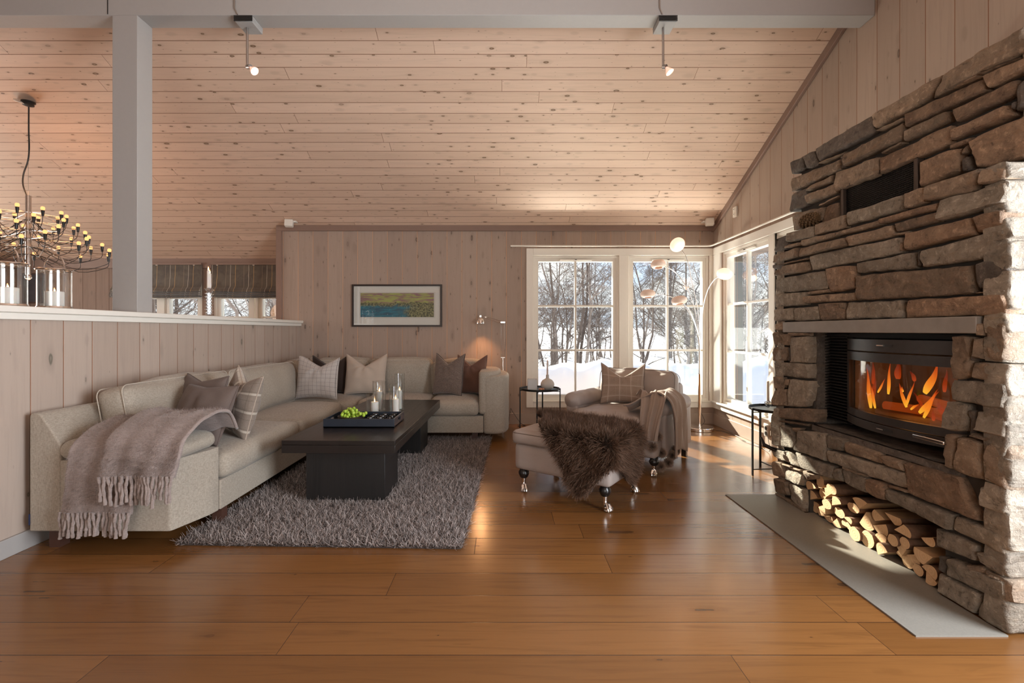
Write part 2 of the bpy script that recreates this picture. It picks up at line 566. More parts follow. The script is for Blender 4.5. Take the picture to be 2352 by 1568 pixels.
# ================================================================== the room
XR = 2.70; XJ = -2.927; YB = 6.08; YD = 6.77; XH = -2.65; XL = -7.5; YR = -3.8
def ceil_z(Y): return 2.55 - 0.47 * (Y - 6.08)
RIDGE = 1.2
def struct(o): o['kind'] = 'structure'; return o

def wall_with_holes(mb, axis, at, thick, a0, a1, z0, z1, holes):
    """solid wall slab in a0..a1 x z0..z1 with rectangular holes (a,b,c,d); at..at+thick"""
    ys = sorted(set([a0, a1] + [h[0] for h in holes] + [h[1] for h in holes]))
    zs = sorted(set([z0, z1] + [h[2] for h in holes] + [h[3] for h in holes]))
    for i in range(len(ys) - 1):
        for j in range(len(zs) - 1):
            cy = (ys[i] + ys[i + 1]) / 2; cz = (zs[j] + zs[j + 1]) / 2
            if any(h[0] < cy < h[1] and h[2] < cz < h[3] for h in holes): continue
            lo, hi = min(at, at + thick), max(at, at + thick)
            if axis == 'Y': mb.box(ys[i], ys[i + 1], lo, hi, zs[j], zs[j + 1])
            else: mb.box(lo, hi, ys[i], ys[i + 1], zs[j], zs[j + 1])

mb = MB().box(XL - 0.2, XR + 0.3, YR - 0.2, YD + 0.25, -0.12, 0.0)
struct(mb.build('floor', M['floor'], smooth=False))

# ceiling: tilted slabs with their own flat coordinates (object x along the room, object y up the slope)
def slope(name, y0, z0, y1, z1, x0, x1):
    L = math.hypot(y1 - y0, z1 - z0)
    o = MB().box(x0, x1, 0, L, 0, 0.12).build(name, M['ceiling'], smooth=False)
    o.location = (0, y0, z0)
    o.rotation_euler = (math.atan2(z1 - z0, y1 - y0), 0, 0)
    WM[o.name] = Matrix.Translation((0, y0, z0)) @ Matrix.Rotation(math.atan2(z1 - z0, y1 - y0), 4, 'X')
    return struct(o)
slope('ceiling', RIDGE, ceil_z(RIDGE), YB + 0.17, ceil_z(YB + 0.17), XL - 0.2, XR + 0.17)
slope('ceiling_dining', YB + 0.17, ceil_z(YB + 0.17), YD + 0.17, ceil_z(YD + 0.17), XL - 0.2, XJ + 0.12)
slope('ceiling_rear', YR - 0.3, ceil_z(RIDGE) - 0.47 * (RIDGE - YR + 0.3), RIDGE, ceil_z(RIDGE), XL - 0.2, XR + 0.17)

# back wall of the sitting room, window openings
BW = (0.36, 2.64, 0.30, 2.175)
mb = MB()
wall_with_holes(mb, 'Y', YB, 0.17, XJ, XR + 0.17, 0, 2.56, [BW])
struct(mb.build('wall_back', M['wallx'], smooth=False, merge=False))
# right wall with two window openings; gable shape on top
RW1 = (4.80, 5.86, 0.30, 2.175)
RW2 = (3.70, 4.70, 0.30, 2.175)
RW3 = (-0.45, 1.55, 0.40, 2.30)
mb = MB()
wall_with_holes(mb, 'X', XR, 0.17, YR, YB + 0.17, 0, 2.5, [RW1, RW2, RW3])
mb.prism([(YR, 2.5), (YB + 0.17, 2.5), (YB + 0.17, 2.52), (RIDGE, ceil_z(RIDGE) + 0.05), (YR, ceil_z(RIDGE) - 0.47 * (RIDGE - YR) + .05)], XR, XR + 0.17, 'X')
struct(mb.build('wall_right', M['wally'], smooth=False, merge=False))
# return wall between sitting room and dining part, dining back wall, left wall, rear wall
struct(MB().box(XJ, XJ + 0.12, YB + 0.17, YD, 0, 2.62).build('wall_return', M['wally'], smooth=False))
DW = [(-4.62, -3.72, 0.75, 2.05), (-3.46, -2.98, 0.75, 2.05), (-5.65, -4.80, 0.75, 2.05)]
DW = [(-5.60, -4.36, 0.75, 2.05), (-4.20, -2.99, 0.75, 2.05)]
mb = MB()
wall_with_holes(mb, 'Y', YD, 0.17, XL, XJ + 0.12, 0, 2.3, DW)
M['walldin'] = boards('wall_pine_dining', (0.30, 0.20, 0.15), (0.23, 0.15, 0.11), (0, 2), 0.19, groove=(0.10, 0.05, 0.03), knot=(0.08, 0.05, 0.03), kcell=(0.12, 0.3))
struct(mb.build('wall_dining', M['walldin'], smooth=False, merge=False))
mb = MB()
wall_with_holes(mb, 'X', XL - 0.17, 0.17, YR, YD + 0.17, 0, 5.0, [(3.75, 5.75, 0.70, 2.40)])
struct(mb.build('wall_left', M['wally'], smooth=False, merge=False))
mb = MB()
wall_with_holes(mb, 'Y', YR - 0.17, 0.17, XL - 0.17, XR + 0.17, 0, 4.9, [(-1.95, 1.05, 0.55, 2.55)])
struct(mb.build('wall_rear', M['wallx'], smooth=False, merge=False))

# half wall with white cap
struct(MB().box(XH - 0.16, XH, -2.0, YB, 0, 1.262).build('wall_half', M['halfwall'], smooth=False))
mb = MB().box(XH - 0.20, XH + 0.045, -2.0, YB - 0.002, 1.30, 1.335).box(XH - 0.18, XH + 0.022, -2.0, YB - 0.004, 1.262, 1.30)
struct(mb.build('trim_1', M['white'], bevel=0.004))
# baseboards
struct(MB().box(XH, XH + 0.018, -2.0, YB, 0, 0.10).build('baseboard_left', M['beam'], bevel=0.003))
struct(MB().box(XH, XR, YB - 0.018, YB, 0, 0.14).build('baseboard_back', M['trimlight'], bevel=0.003))
struct(MB().box(XR - 0.018, XR, 3.4, YB, 0, 0.14).build('baseboard_right', M['trimlight'], bevel=0.003))
# crown mouldings
struct(MB().box(XJ - 0.02, XR, YB - 0.03, YB, 2.49, 2.56).build('trim_2', M['trimwood'], bevel=0.004))
struct(MB().box(XL, XJ, YD - 0.03, YD, 2.10, 2.26).build('trim_3', M['trimwood'], bevel=0.004))
struct(MB().box(XJ - 0.025, XJ + 0.05, YB - 0.025, YB + 0.05, 1.33, 2.55).build('trim_4', M['trimwood'], bevel=0.004))
y0, y1 = YB, 1.5
mb = MB().prism([(y0, ceil_z(y0) - 0.075), (y0, ceil_z(y0) + 0.02), (y1, ceil_z(y1) + 0.02), (y1, ceil_z(y1) - 0.075)], XR - 0.03, XR, 'X')
struct(mb.build('trim_5', M['trimwood'], bevel=0.004))

# beam and post
PX0, PX1, PY0, PY1 = -2.865, -2.683, 3.43, 3.578
o = MB().box(XL, XR - 0.001, PY0, PY1, 3.503, 3.80).build('ceiling_beam', M['beam'], bevel=0.004)
struct(o); 
o = MB().box(PX0, PX1, PY0, PY1, 1.335, 3.503).build('trim_6', M['beam'], bevel=0.003)
struct(o); o['label'] = 'grey painted square post standing on the half wall cap'
struct(MB().box(-2.90, -2.895, 3.427, 3.43, 3.51, 3.78).build('trim_7', M['black_plastic']))

# ------------------------------------------------------------------ windows
def window(name, axis, at, inside, a0, a1, z0, z1, cols, rows, vent=True, sash=0.042, frame=0.03, mun=0.026):
    """axis 'Y': window lies in plane y=at, spans x a0..a1.  inside=-1 -> room is on the smaller side"""
    root = empty(name, ((a0 + a1) / 2 if axis == 'Y' else at, at if axis == 'Y' else (a0 + a1) / 2, z0), kind='structure')
    def bx(mb, p0, p1, d0, d1, q0, q1):
        lo, hi = sorted((at - inside * d0 * -1, at - inside * d1 * -1))
        if axis == 'Y': mb.box(p0, p1, lo, hi, q0, q1)
        else: mb.box(lo, hi, p0, p1, q0, q1)
    # positive d -> towards the room
    mb = MB()
    for (p0, p1, q0, q1) in ((a0, a0 + frame, z0 + frame, z1 - frame), (a1 - frame, a1, z0 + frame, z1 - frame), (a0, a1, z0, z0 + frame), (a0, a1, z1 - frame, z1)):
        bx(mb, p0, p1, -0.08, 0.045, q0, q1)
    mb.build('window_frame', M['white'], root, bevel=0, merge=False)
    mb = MB()
    b0, b1, c0, c1 = a0 + frame, a1 - frame, z0 + frame, z1 - frame
    for (p0, p1, q0, q1) in ((b0, b0 + sash, c0 + sash, c1 - sash), (b1 - sash, b1, c0 + sash, c1 - sash), (b0, b1, c0, c0 + sash), (b0, b1, c1 - sash, c1)):
        bx(mb, p0, p1, -0.055, 0.025, q0, q1)
    mb.build('sash', M['white'], root, bevel=0, merge=False)
    e0, e1, g0, g1 = b0 + sash, b1 - sash, c0 + sash, c1 - sash
    for i in range(1, cols):
        x = e0 + (e1 - e0) * i / cols
        mb = MB(); bx(mb, x - mun / 2, x + mun / 2, -0.03, 0.018, g0, g1); mb.build('muntin', M['white'], root, bevel=0.003)
    for i in range(1, rows):
        z = g0 + (g1 - g0) * i / rows
        mb = MB(); bx(mb, e0, e1, -0.028, 0.016, z - mun / 2, z + mun / 2); mb.build('muntin', M['white'], root, bevel=0.003)
    mb = MB(); bx(mb, e0 - 0.01, e1 + 0.01, -0.009, -0.003, g0 - 0.01, g1 + 0.01); mb.build('pane', M['pane'], root, smooth=False)
    if vent:
        c = (a0 + a1) / 2
        mb = MB(); bx(mb, c - 0.21, c + 0.21, 0.025, 0.045, z1 - frame - 0.032, z1 - frame - 0.010); mb.build('air_vent', M['white'], root, bevel=0.004)
        mb = MB(); bx(mb, c - 0.012, c + 0.012, 0.045, 0.055, z1 - frame - 0.026, z1 - frame - 0.018); mb.build('vent_slider', M['black_plastic'], root)
    return root

window('window_1', 'Y', YB + 0.06, -1, 0.36, 1.475, 0.30, 2.175, 2, 3)
window('window_2', 'Y', YB + 0.06, -1, 1.595, 2.64, 0.30, 2.175, 2, 3)
window('window_3', 'X', XR + 0.06, -1, 4.80, 5.86, 0.30, 2.175, 2, 3)
window('window_4', 'X', XR + 0.06, -1, 3.70, 4.70, 0.30, 2.175, 2, 3)
window('window_5', 'Y', YD + 0.06, -1, -5.60, -4.95, 0.75, 2.05, 1, 4, vent=False, sash=0.06)
window('window_6', 'Y', YD + 0.06, -1, -5.05 + 0.10, -4.36, 0.75, 2.05, 1, 4, vent=False, sash=0.06)
window('window_7', 'Y', YD + 0.06, -1, -4.20, -3.62, 0.75, 2.05, 1, 4, vent=False, sash=0.06)
window('window_8', 'Y', YD + 0.06, -1, -3.60, -2.99, 0.75, 2.05, 1, 4, vent=False, sash=0.06)
window('window_9', 'Y', YR - 0.09, 1, -1.95, 1.05, 0.55, 2.55, 4, 1, vent=False)
window('window_10', 'X', XR + 0.08, -1, -0.45, 1.55, 0.40, 2.30, 2, 2, vent=False)
window('added_window', 'X', XL - 0.08, 1, 3.75, 5.75, 0.70, 2.40, 4, 2, vent=False)  # added window, made to go with the left fill lamp
# middle post of the back windows and window casings
struct(MB().box(1.475, 1.595, YB - 0.012, YB + 0.17, 0.30, 2.175).build('trim_8', M['white'], bevel=0.003))
struct(MB().box(XR - 0.012, XR + 0.17, 4.70, 4.80, 0.30, 2.175).build('trim_9', M['white'], bevel=0.003))
mb = MB()
mb.box(0.275, 0.36, YB - 0.024, YB, 0.215, 2.265).box(0.36, XR - 0.022, YB - 0.024, YB, 2.175, 2.265).box(0.36, XR - 0.022, YB - 0.024, YB, 0.215, 0.30)
mb.box(2.64, XR - 0.022, YB - 0.022, YB, 0.30, 2.175)
mb.box(0.36, 2.64, YB - 0.035, YB + 0.1, 0.285, 0.302)
struct(mb.build('trim_10', M['white'], bevel=0.003, merge=False))
mb = MB()
mb.box(XR - 0.024, XR, 3.5, YB, 2.175, 2.265).box(XR - 0.024, XR, 3.5, YB, 0.215, 0.30).box(XR - 0.022, XR, 5.86, YB - 0.001, 0.30, 2.175)
mb.box(XR - 0.05, XR + 0.1, 3.6, YB - 0.02, 0.285, 0.304).box(XR - 0.022, XR, 3.5, 3.70, 0.30, 2.175)
struct(mb.build('trim_11', M['white'], bevel=0.003, merge=False))

# ================================================================== outdoors
# long wooden eaves over the windows
M['eave'] = boards('eave_boards', (0.16, 0.11, 0.08), (0.12, 0.08, 0.06), (0, 1), 0.12, knots=0.3)
o = MB().box(XJ, XR + 0.95, YB + 0.17, YB + 0.87, 2.30, 2.42).box(XR + 0.17, XR + 0.95, 2.0, YB + 0.17, 2.30, 2.42).build('eave', M['eave'], merge=False)
struct(o)
M['darkwood'] = boards('outer_cladding', (0.10, 0.085, 0.07), (0.07, 0.06, 0.05), (0, 2), 0.16, knots=0.3)
o = MB().box(XR + 0.44, XR + 0.60, 6.52, 6.68, -0.6, 2.30).build('porch_post', M['darkwood'], origin='base', bevel=0.006)
tag(o, 'dark square timber post outside the corner window under the eave', 'post')

def snow_h(x, y):
    h = -0.45 + 0.10 * mnoise.noise(Vector((x * 0.25, y * 0.25, 0)))
    h += 0.045 * max(0, y - 12)            # the ground climbs into the wood
    return min(h, 1.6)
mb = MB().grid(lambda u, v: Vector((-40 + 80 * u, 6.95 + 60 * v ** 1.3, snow_h(-40 + 80 * u, 6.95 + 60 * v ** 1.3))), 80, 60)
mb.grid(lambda u, v: Vector((3.3 + 36 * u, -30 + 36.97 * v, -0.5)), 20, 20)
o = mb.build('snow_ground', M['snow'], fixn=False)
struct(o)
def bank(u, v):
    x = -6 + 17 * u
    cross = v                                # 0 near foot .. 1 far foot
    y = 7.6 + 2.4 * cross + 0.25 * mnoise.noise(Vector((x * 0.7, 1.3, 0)))
    top = 0.60 + 0.16 * mnoise.noise(Vector((x * 0.9, 5.1, 2))) + 0.06 * mnoise.noise(Vector((x * 3.1, y * 2, 7)))
    prof = min(1, max(0, math.sin(math.pi * min(1, cross * 1.35)) if cross < 0.37 else (1 - max(0, cross - 0.42) ** 1.2 * 1.7)))
    prof = max(0, min(1, prof)) ** 0.6
    z = -0.6 + (top + 0.6) * prof + 0.05 * mnoise.noise(Vector((x * 2.3, y * 2.3, 3))) + 0.02 * mnoise.noise(Vector((x * 7, y * 7, 3)))
    return Vector((x, y, z))
o = MB().grid(bank, 220, 34).build('snow_bank', M['snow'], fixn=False, sharp=False)
tag(o, 'ploughed white snow bank just outside the big windows', 'snow', kind='stuff')
def bank2(u, v):
    y = 3.0 + 7.5 * u; x = 4.5 + 2.6 * v
    prof = math.sin(math.pi * v) ** 0.6
    top = 0.62 + 0.14 * mnoise.noise(Vector((1, y * 0.9, 2)))
    return Vector((x, y, -0.6 + (top + 0.6) * prof + 0.05 * mnoise.noise(Vector((x * 2.3, y * 2.3, 9)))))
o = MB().grid(bank2, 90, 26).build('snow_bank', M['snow'], fixn=False, sharp=False)
tag(o, 'mound of ploughed snow outside the right corner window', 'snow', kind='stuff')

M['bark1'] = plain('birch_bark', (0.30, 0.25, 0.22), 0.85, var=0.5, scale=9)
M['bark2'] = plain('dark_bark', (0.13, 0.10, 0.085), 0.9, var=0.4, scale=9)
M['needles'] = plain('spruce_needles', (0.03, 0.055, 0.03), 0.8, var=0.4, scale=20)
def tree_mesh(name, seed, height, mat, bushy=1.0, stems=1):
    rnd = random.Random(seed)
    mb = MB()
    cnt = [0]
    def branch(p, d, length, r, depth):
        if cnt[0] > 1500: return
        cnt[0] += 1
        n = 5 if depth < 2 else 3
        pts = [p]; rs = [r]; q = p.copy(); dd = d.copy()
        step = length / n
        for i in range(n):
            wob = 0.16 + 0.10 * depth
            dd = (dd + Vector((rnd.gauss(0, wob), rnd.gauss(0, wob), rnd.gauss(0.03, wob * 0.6)))).normalized()
            q = q + dd * step
            pts.append(q.copy()); rs.append(max(0.003, r * (1 - 0.75 * (i + 1) / n)))
        mb.tube(pts, rs, n=5 if depth == 0 else 3, caps=False)
        if depth >= 4: return
        k = {0: int(30 * bushy), 1: 7, 2: 5, 3: 3}[depth]
        for i in range(k):
            t = rnd.uniform(0.14 if depth == 0 else 0.12, 1.0)
            fi = t * n; j = min(n - 1, int(fi)); w = fi - j
            bp = pts[j].lerp(pts[j + 1], w)
            a = rnd.uniform(0, 2 * math.pi)
            perp = Vector((math.cos(a), math.sin(a), 0))
            bd = (d * rnd.uniform(0.5, 1.0) + perp * rnd.uniform(0.5, 1.0)).normalized()
            branch(bp, bd, length * rnd.uniform(0.28, 0.50) * (1 - 0.45 * t if depth == 0 else 1), max(0.0035, rs[j] * 0.45), depth + 1)
    for s in range(stems):
        a = rnd.uniform(0, 6.28)
        d = Vector((math.cos(a) * 0.16, math.sin(a) * 0.16, 1)).normalized()
        cnt[0] = 0
        branch(Vector((math.cos(a) * 0.12 * s, math.sin(a) * 0.12 * s, -0.1)), d, height * rnd.uniform(0.85, 1.05), 0.0085 * height, 0)
    return mb
tproto = []
for i in range(5):
    mat = M['bark1'] if i in (1, 4) else M['bark2']
    o = tree_mesh('t', 11 + i, 5.2 + 0.7 * (i % 3), mat, 1.0, 2 if i in (0, 3) else 1).build('bare_tree', mat, smooth=False, merge=False, fixn=False)
    tproto.append(o)
rt = random.Random(5)
spots = []
for k in range(34):
    # a belt of wood behind the snow bank
    y = 11.0 + 15 * (k / 34.0) ** 1.0 + rt.uniform(-0.4, 0.4)
    x = rt.uniform(0.04, 0.56) * y
    spots.append((x, y))
for k in range(12):
    y = rt.uniform(10.5, 16)
    spots.append((rt.uniform(-0.86, -0.44) * y, y))
side = [(8.2, 9.0), (7.6, 10.6), (9.5, 11.5), (8.8, 13.0), (10.5, 9.6), (11.0, 12.8)]
spots += side
used = set()
for k, (x, y) in enumerate(spots):
    i = k % 5
    o = tproto[i]
    if i in used: o = o.copy(); COL.objects.link(o)
    used.add(i)
    o.location = (x, y, snow_h(x, y) if x < 40 else -0.5)
    o.rotation_euler = (0, 0, rt.uniform(0, 6.28))
    s = rt.uniform(0.8, 1.15)
    o.scale = (s, s, s)
    pale = i in (1, 4)
    if x < 0 and k >= 34: where = 'seen through the small dining window panes'
    elif k >= 46: where = 'outside the right corner window'
    else: where = 'in the thicket beyond the snow bank'
    tag(o, ('pale-barked bare winter birch ' if pale else 'dark leafless winter tree ') + where, 'tree', group=('pale birches ' if pale else 'dark bare trees ') + where)

for k in range(30):
    y = 13 + 11 * k / 30.0; x = rt.uniform(0.05, 0.6) * y
    o = tproto[k % 5].copy(); COL.objects.link(o); o.name = 'bare_shrub'
    o.location = (x, y, snow_h(x, y)); o.rotation_euler = (0, 0, rt.uniform(0, 6.28)); s = rt.uniform(0.36, 0.5)
    o.scale = (s * 1.7, s * 1.7, s)
    tag(o, 'low tangled bare shrub under the trees beyond the snow bank', 'shrub', group='bare shrubs beyond the snow bank')

# a young spruce left of the windows: added unseen to block the sun
def shade_spruce(loc, h, wid, seed):
    rnd = random.Random(seed)
    mb = MB(); tr = MB().tube([(0, 0, -0.2), (0, 0, h)], [0.05, 0.01], 7)
    for L in range(30):
        z = 0.1 + (h - 0.15) * L / 30
        rad = wid * (1 - L / 30) ** 0.75 + 0.05
        for k in range(26):
            a = k * 0.2417 + L * 0.7 + rnd.uniform(-.1, .1)
            r1 = rad * rnd.uniform(0.8, 1.1)
            d = Vector((math.cos(a), math.sin(a), 0)); s = Vector((-d.y, d.x, 0))
            b0 = Vector((0, 0, z + 0.10)); tip = d * r1 + Vector((0, 0, z - 0.14 * rad))
            w = 0.075
            mb.add([b0 - s * 0.01, b0 + s * 0.01, b0.lerp(tip, .55) + s * w, tip, b0.lerp(tip, .55) - s * w, b0.lerp(tip, 0.55) + Vector((0, 0, 0.05))],
                   [(0, 1, 5), (1, 2, 5), (2, 3, 5), (3, 4, 5), (4, 0, 5)])
    root = empty('shade_spruce', loc)
    tr.build('trunk', M['bark2'], root, local=True)
    mb.build('foliage', M['needles'], root, local=True, smooth=False, merge=False, fixn=False)
    return root
sp1 = shade_spruce((-0.50, 9.2, -0.45), 3.48, 0.80, 3)
tag(sp1, 'young dark green conifer added out of view to block sun from the windows', 'tree')
# ================================================================== fireplace
XF = 1.985; XU = 2.07
def stone_mat(name, c1, c2, c3):
    m, n, b, out = new_mat(name)
    T = NT(n)
    tc = T.node('ShaderNodeTexCoord'); ge = T.node('ShaderNodeNewGeometry')
    ri = ge.outputs['Random Per Island']
    off = T.node('ShaderNodeVectorMath', operation='ADD'); T.L(tc.outputs['Object'], off.inputs[0])
    T.L(T.comb(T.math('MULTIPLY', ri, 31.0), T.math('MULTIPLY', ri, 17.0), 0.0), off.inputs[1])
    v = off.outputs[0]
    n1 = T.noise(v, 6, 5, 0.65, 0.8); n2 = T.noise(v, 32, 6, 0.75, 0.4); n3 = T.noise(v, 120, 4, 0.7)
    mp = T.node('ShaderNodeMapping'); T.L(v, mp.inputs[0]); mp.inputs['Scale'].default_value = (4, 9, 26); mp.inputs['Rotation'].default_value = (0.3, 0, 0)
    n4 = T.noise(mp.outputs[0], 1.0, 5, 0.65, 1.0)
    c = T.mix(T.smooth(n1, 0.32, 0.68), c1, c2)
    c = T.mix(T.math('MULTIPLY', T.smooth(n4, 0.5, 0.72), 0.55), c, c3)
    c = T.mix(T.math('MULTIPLY', T.smooth(n2, 0.52, 0.68), 0.7), c, tuple(min(1, x * 1.6) for x in c1))
    c = T.mix(T.math('MULTIPLY', T.math('SUBTRACT', 1.0, T.smooth(n2, 0.30, 0.47)), 0.85), c, tuple(x * 0.45 for x in c2))
    sc = T.node('ShaderNodeVectorMath', operation='SCALE'); T.L(c, sc.inputs[0])
    T.L(T.math('ADD', T.math('MULTIPLY', ri, 0.6), 0.92), sc.inputs['Scale'])
    T.L(sc.outputs[0], b.inputs['Base Color'])
    b.inputs['Roughness'].default_value = 0.75
    b.inputs['Specular IOR Level'].default_value = 0.35
    h = T.math('ADD', T.math('ADD', T.math('MULTIPLY', n4, 0.8), T.math('MULTIPLY', n2, 0.7)), T.math('MULTIPLY', n3, 0.25))
    T.L(T.bump(h, 1.0, 0.022), b.inputs['Normal'])
    return m
M['stone_g'] = stone_mat('grey_stone', (0.29, 0.245, 0.195), (0.19, 0.158, 0.122), (0.24, 0.175, 0.115))
M['stone_b'] = stone_mat('brown_stone', (0.28, 0.205, 0.145), (0.185, 0.135, 0.095), (0.30, 0.185, 0.11))
M['stone_r'] = stone_mat('rust_stone', (0.285, 0.19, 0.125), (0.18, 0.118, 0.078), (0.32, 0.195, 0.12))
M['stone_d'] = stone_mat('dark_stone', (0.12, 0.10, 0.085), (0.075, 0.062, 0.052), (0.14, 0.10, 0.07))
M['joint'] = plain('dark_joint', (0.05, 0.042, 0.035), 0.95)
M['slab'] = plain('honed_slate', (0.27, 0.245, 0.22), 0.5, var=0.25, scale=14, bump=0.1, bscale=60)
M['hearth'] = plain('hearth_plate', (0.20, 0.185, 0.16), 0.55, var=0.13, scale=120, bump=0.15, bscale=400)

fireplace = empty('stone_fireplace', (2.35, 2.64, 0), 0, 'tall dry-stone fireplace of grey and rust brown slabs against the right wall', 'fireplace')
SQ = {'g': MB(), 'b': MB(), 'r': MB(), 'd': MB()}
srnd = random.Random(3)
def stone(mb, c4, nrm, prot=0.02, gap=0.0012, back=0.07):
    """c4 = four world corners TL,TR,BR,BL ; nrm = outward direction"""
    c4 = [Vector(c) for c in c4]; nrm = Vector(nrm)
    cen = sum(c4, Vector()) / 4
    w = ((c4[1] - c4[0]).length + (c4[2] - c4[3]).length) / 2
    h = ((c4[3] - c4[0]).length + (c4[2] - c4[1]).length) / 2
    if w < 0.006 or h < 0.006: return
    gu = min(0.2, gap / w); gv = min(0.2, gap / h)
    def steps(L):
        r = [0.0, 0.003, 0.009, 0.02]
        r = [x for x in r if x < L * 0.42]
        k = max(1, int((L - 2 * r[-1]) / 0.020)); k = min(k, 34)
        mid = [r[-1] + (L - 2 * r[-1]) * i / k for i in range(1, k)]
        return [x / L for x in r + mid + [L - x for x in reversed(r)]]
    su, sv = steps(w), steps(h)
    seed = srnd.uniform(0, 100); tilt_a = srnd.uniform(-1, 1) * 0.012; tilt_b = srnd.uniform(-1, 1) * 0.010
    pr = prot + srnd.uniform(-0.007, 0.010)
    pr = min(pr, 0.55 * min(w, h) + 0.012)
    eu = (c4[1] - c4[0]).normalized(); ev = (c4[0] - c4[3]).normalized()
    rad = min(0.011, 0.35 * min(w, h))
    vs = []; nu, nv = len(su), len(sv)
    for i, s0 in enumerate(su):
        for j, t0 in enumerate(sv):
            s = gu + (1 - 2 * gu) * s0; t = gv + (1 - 2 * gv) * t0
            p = (c4[0] * (1 - s) + c4[1] * s) * (1 - t) + (c4[3] * (1 - s) + c4[2] * s) * t
            du = min(s0, 1 - s0) * w; dv = min(t0, 1 - t0) * h
            # rounded corner in plan: pull corner vertices in
            k = max(0.0, 1 - du / 0.04) * max(0.0, 1 - dv / 0.04)
            p = p + (cen - p).normalized() * k * min(0.007, 0.12 * min(w, h))
            nn = Vector((p.x * 9 + seed, p.y * 9, p.z * 9))
            jit = mnoise.noise(nn * 1.6)
            jit2 = mnoise.noise(nn * 1.6 + Vector((9, 3, 1)))
            am = min(0.006, 0.08 * min(w, h))
            p = p + eu * jit * am * (1 if du < 0.02 else 0.3) + ev * jit2 * am * (1 if dv < 0.02 else 0.3)
            e = min(du, dv)
            q = min(1, e / rad); q = max(0, 1 - (1 - q) ** 2.2) ** 0.5
            bumps = 0.010 * mnoise.noise(nn * 1.1) + 0.008 * mnoise.noise(nn * 2.6) + 0.005 * mnoise.noise(nn * 6.0)
            step = 0.007 if mnoise.noise(nn * 0.8 + Vector((4, 4, 4))) > 0.12 else 0.0
            d = -0.004 + (pr + 0.004) * q + (bumps - step + tilt_a * (s0 - 0.5) * 2 + tilt_b * (t0 - 0.5) * 2) * q
            vs.append(p + nrm * d)
    fs = []
    for i in range(nu - 1):
        for j in range(nv - 1):
            fs.append((i * nv + j, (i + 1) * nv + j, (i + 1) * nv + j + 1, i * nv + j + 1))
    ring = [i * nv for i in range(nu)] + [(nu - 1) * nv + j for j in range(1, nv)] + [i * nv + nv - 1 for i in range(nu - 2, -1, -1)] + [j for j in range(nv - 2, 0, -1)]
    n0 = len(vs)
    for r in ring: vs.append(vs[r] - nrm * back + (cen - vs[r]).normalized() * 0.004)
    for a in range(len(ring)):
        b2 = (a + 1) % len(ring)
        fs.append((ring[a], ring[b2], n0 + b2, n0 + a))
    mb.add(vs, fs)

TY = {'A': 80, 'B': 400, 'C': 740, 'D': 1080}
def plane_pt(tile, x, y, X):
    px = 1764 + x / 4; py = TY[tile] + y / 4
    Y = X * F_PX / (px - 1160)
    return Vector((X, Y, CAMZ - (py - 760) * Y / F_PX))
UP = """d 215,1165 355,1108 360,1225 225,1290;d 358,1108 437,1055 480,1190 368,1243;d 440,1045 952,735 990,900 485,1168;b 955,735 1628,352 1500,590 995,868
b 1640,345 2400,-90 2400,160 1515,590;b 1003,880 1258,752 1258,785 1040,890;r 1265,730 1990,395 2018,512 1280,858;r 1690,490 1975,355 1985,385 1700,503
r 1985,372 2400,190 2400,325 2028,507;r 1955,360 2330,195 2335,212 1962,383;r 1685,690 2300,402 2310,545 1740,812;b 1260,882 1675,688 1680,792 1258,992
r 1690,870 2230,630 2305,742 1688,978;d 2225,625 2310,588 2315,690 2240,700;d 2275,468 2400,380 2400,690 2310,720;b 718,1090 1256,800 1258,965 712,1218
b 485,1170 722,1070 722,1088 500,1188;b 1040,1085 1252,972 1250,998 1062,1100;b 213,1318 690,1135 685,1240 213,1448;d 686,1112 711,1098 715,1222 690,1232
b 637,1262 1048,1115 1050,1292 637,1445;r 1052,1130 1685,815 1685,1008 1052,1292;r 1670,1012 1882,935 1872,992 1680,1058;r 1408,1160 1800,1030 1790,1262 1408,1405
r 1870,970 2400,715 2400,1130 1940,1232;b 1803,1040 1865,988 1870,1092 1790,1112;d 1790,1130 1872,1095 1902,1242 1790,1272;b 373,1400 602,1282 606,1352 374,1442
b 372,1470 622,1362 637,1452 378,1555;d 213,1470 372,1392 380,1568 200,1635;b 490,1552 662,1468 662,1490 490,1582;b 228,1640 532,1578 515,1720 228,1800
r 532,1578 682,1525 682,1700 500,1750"""
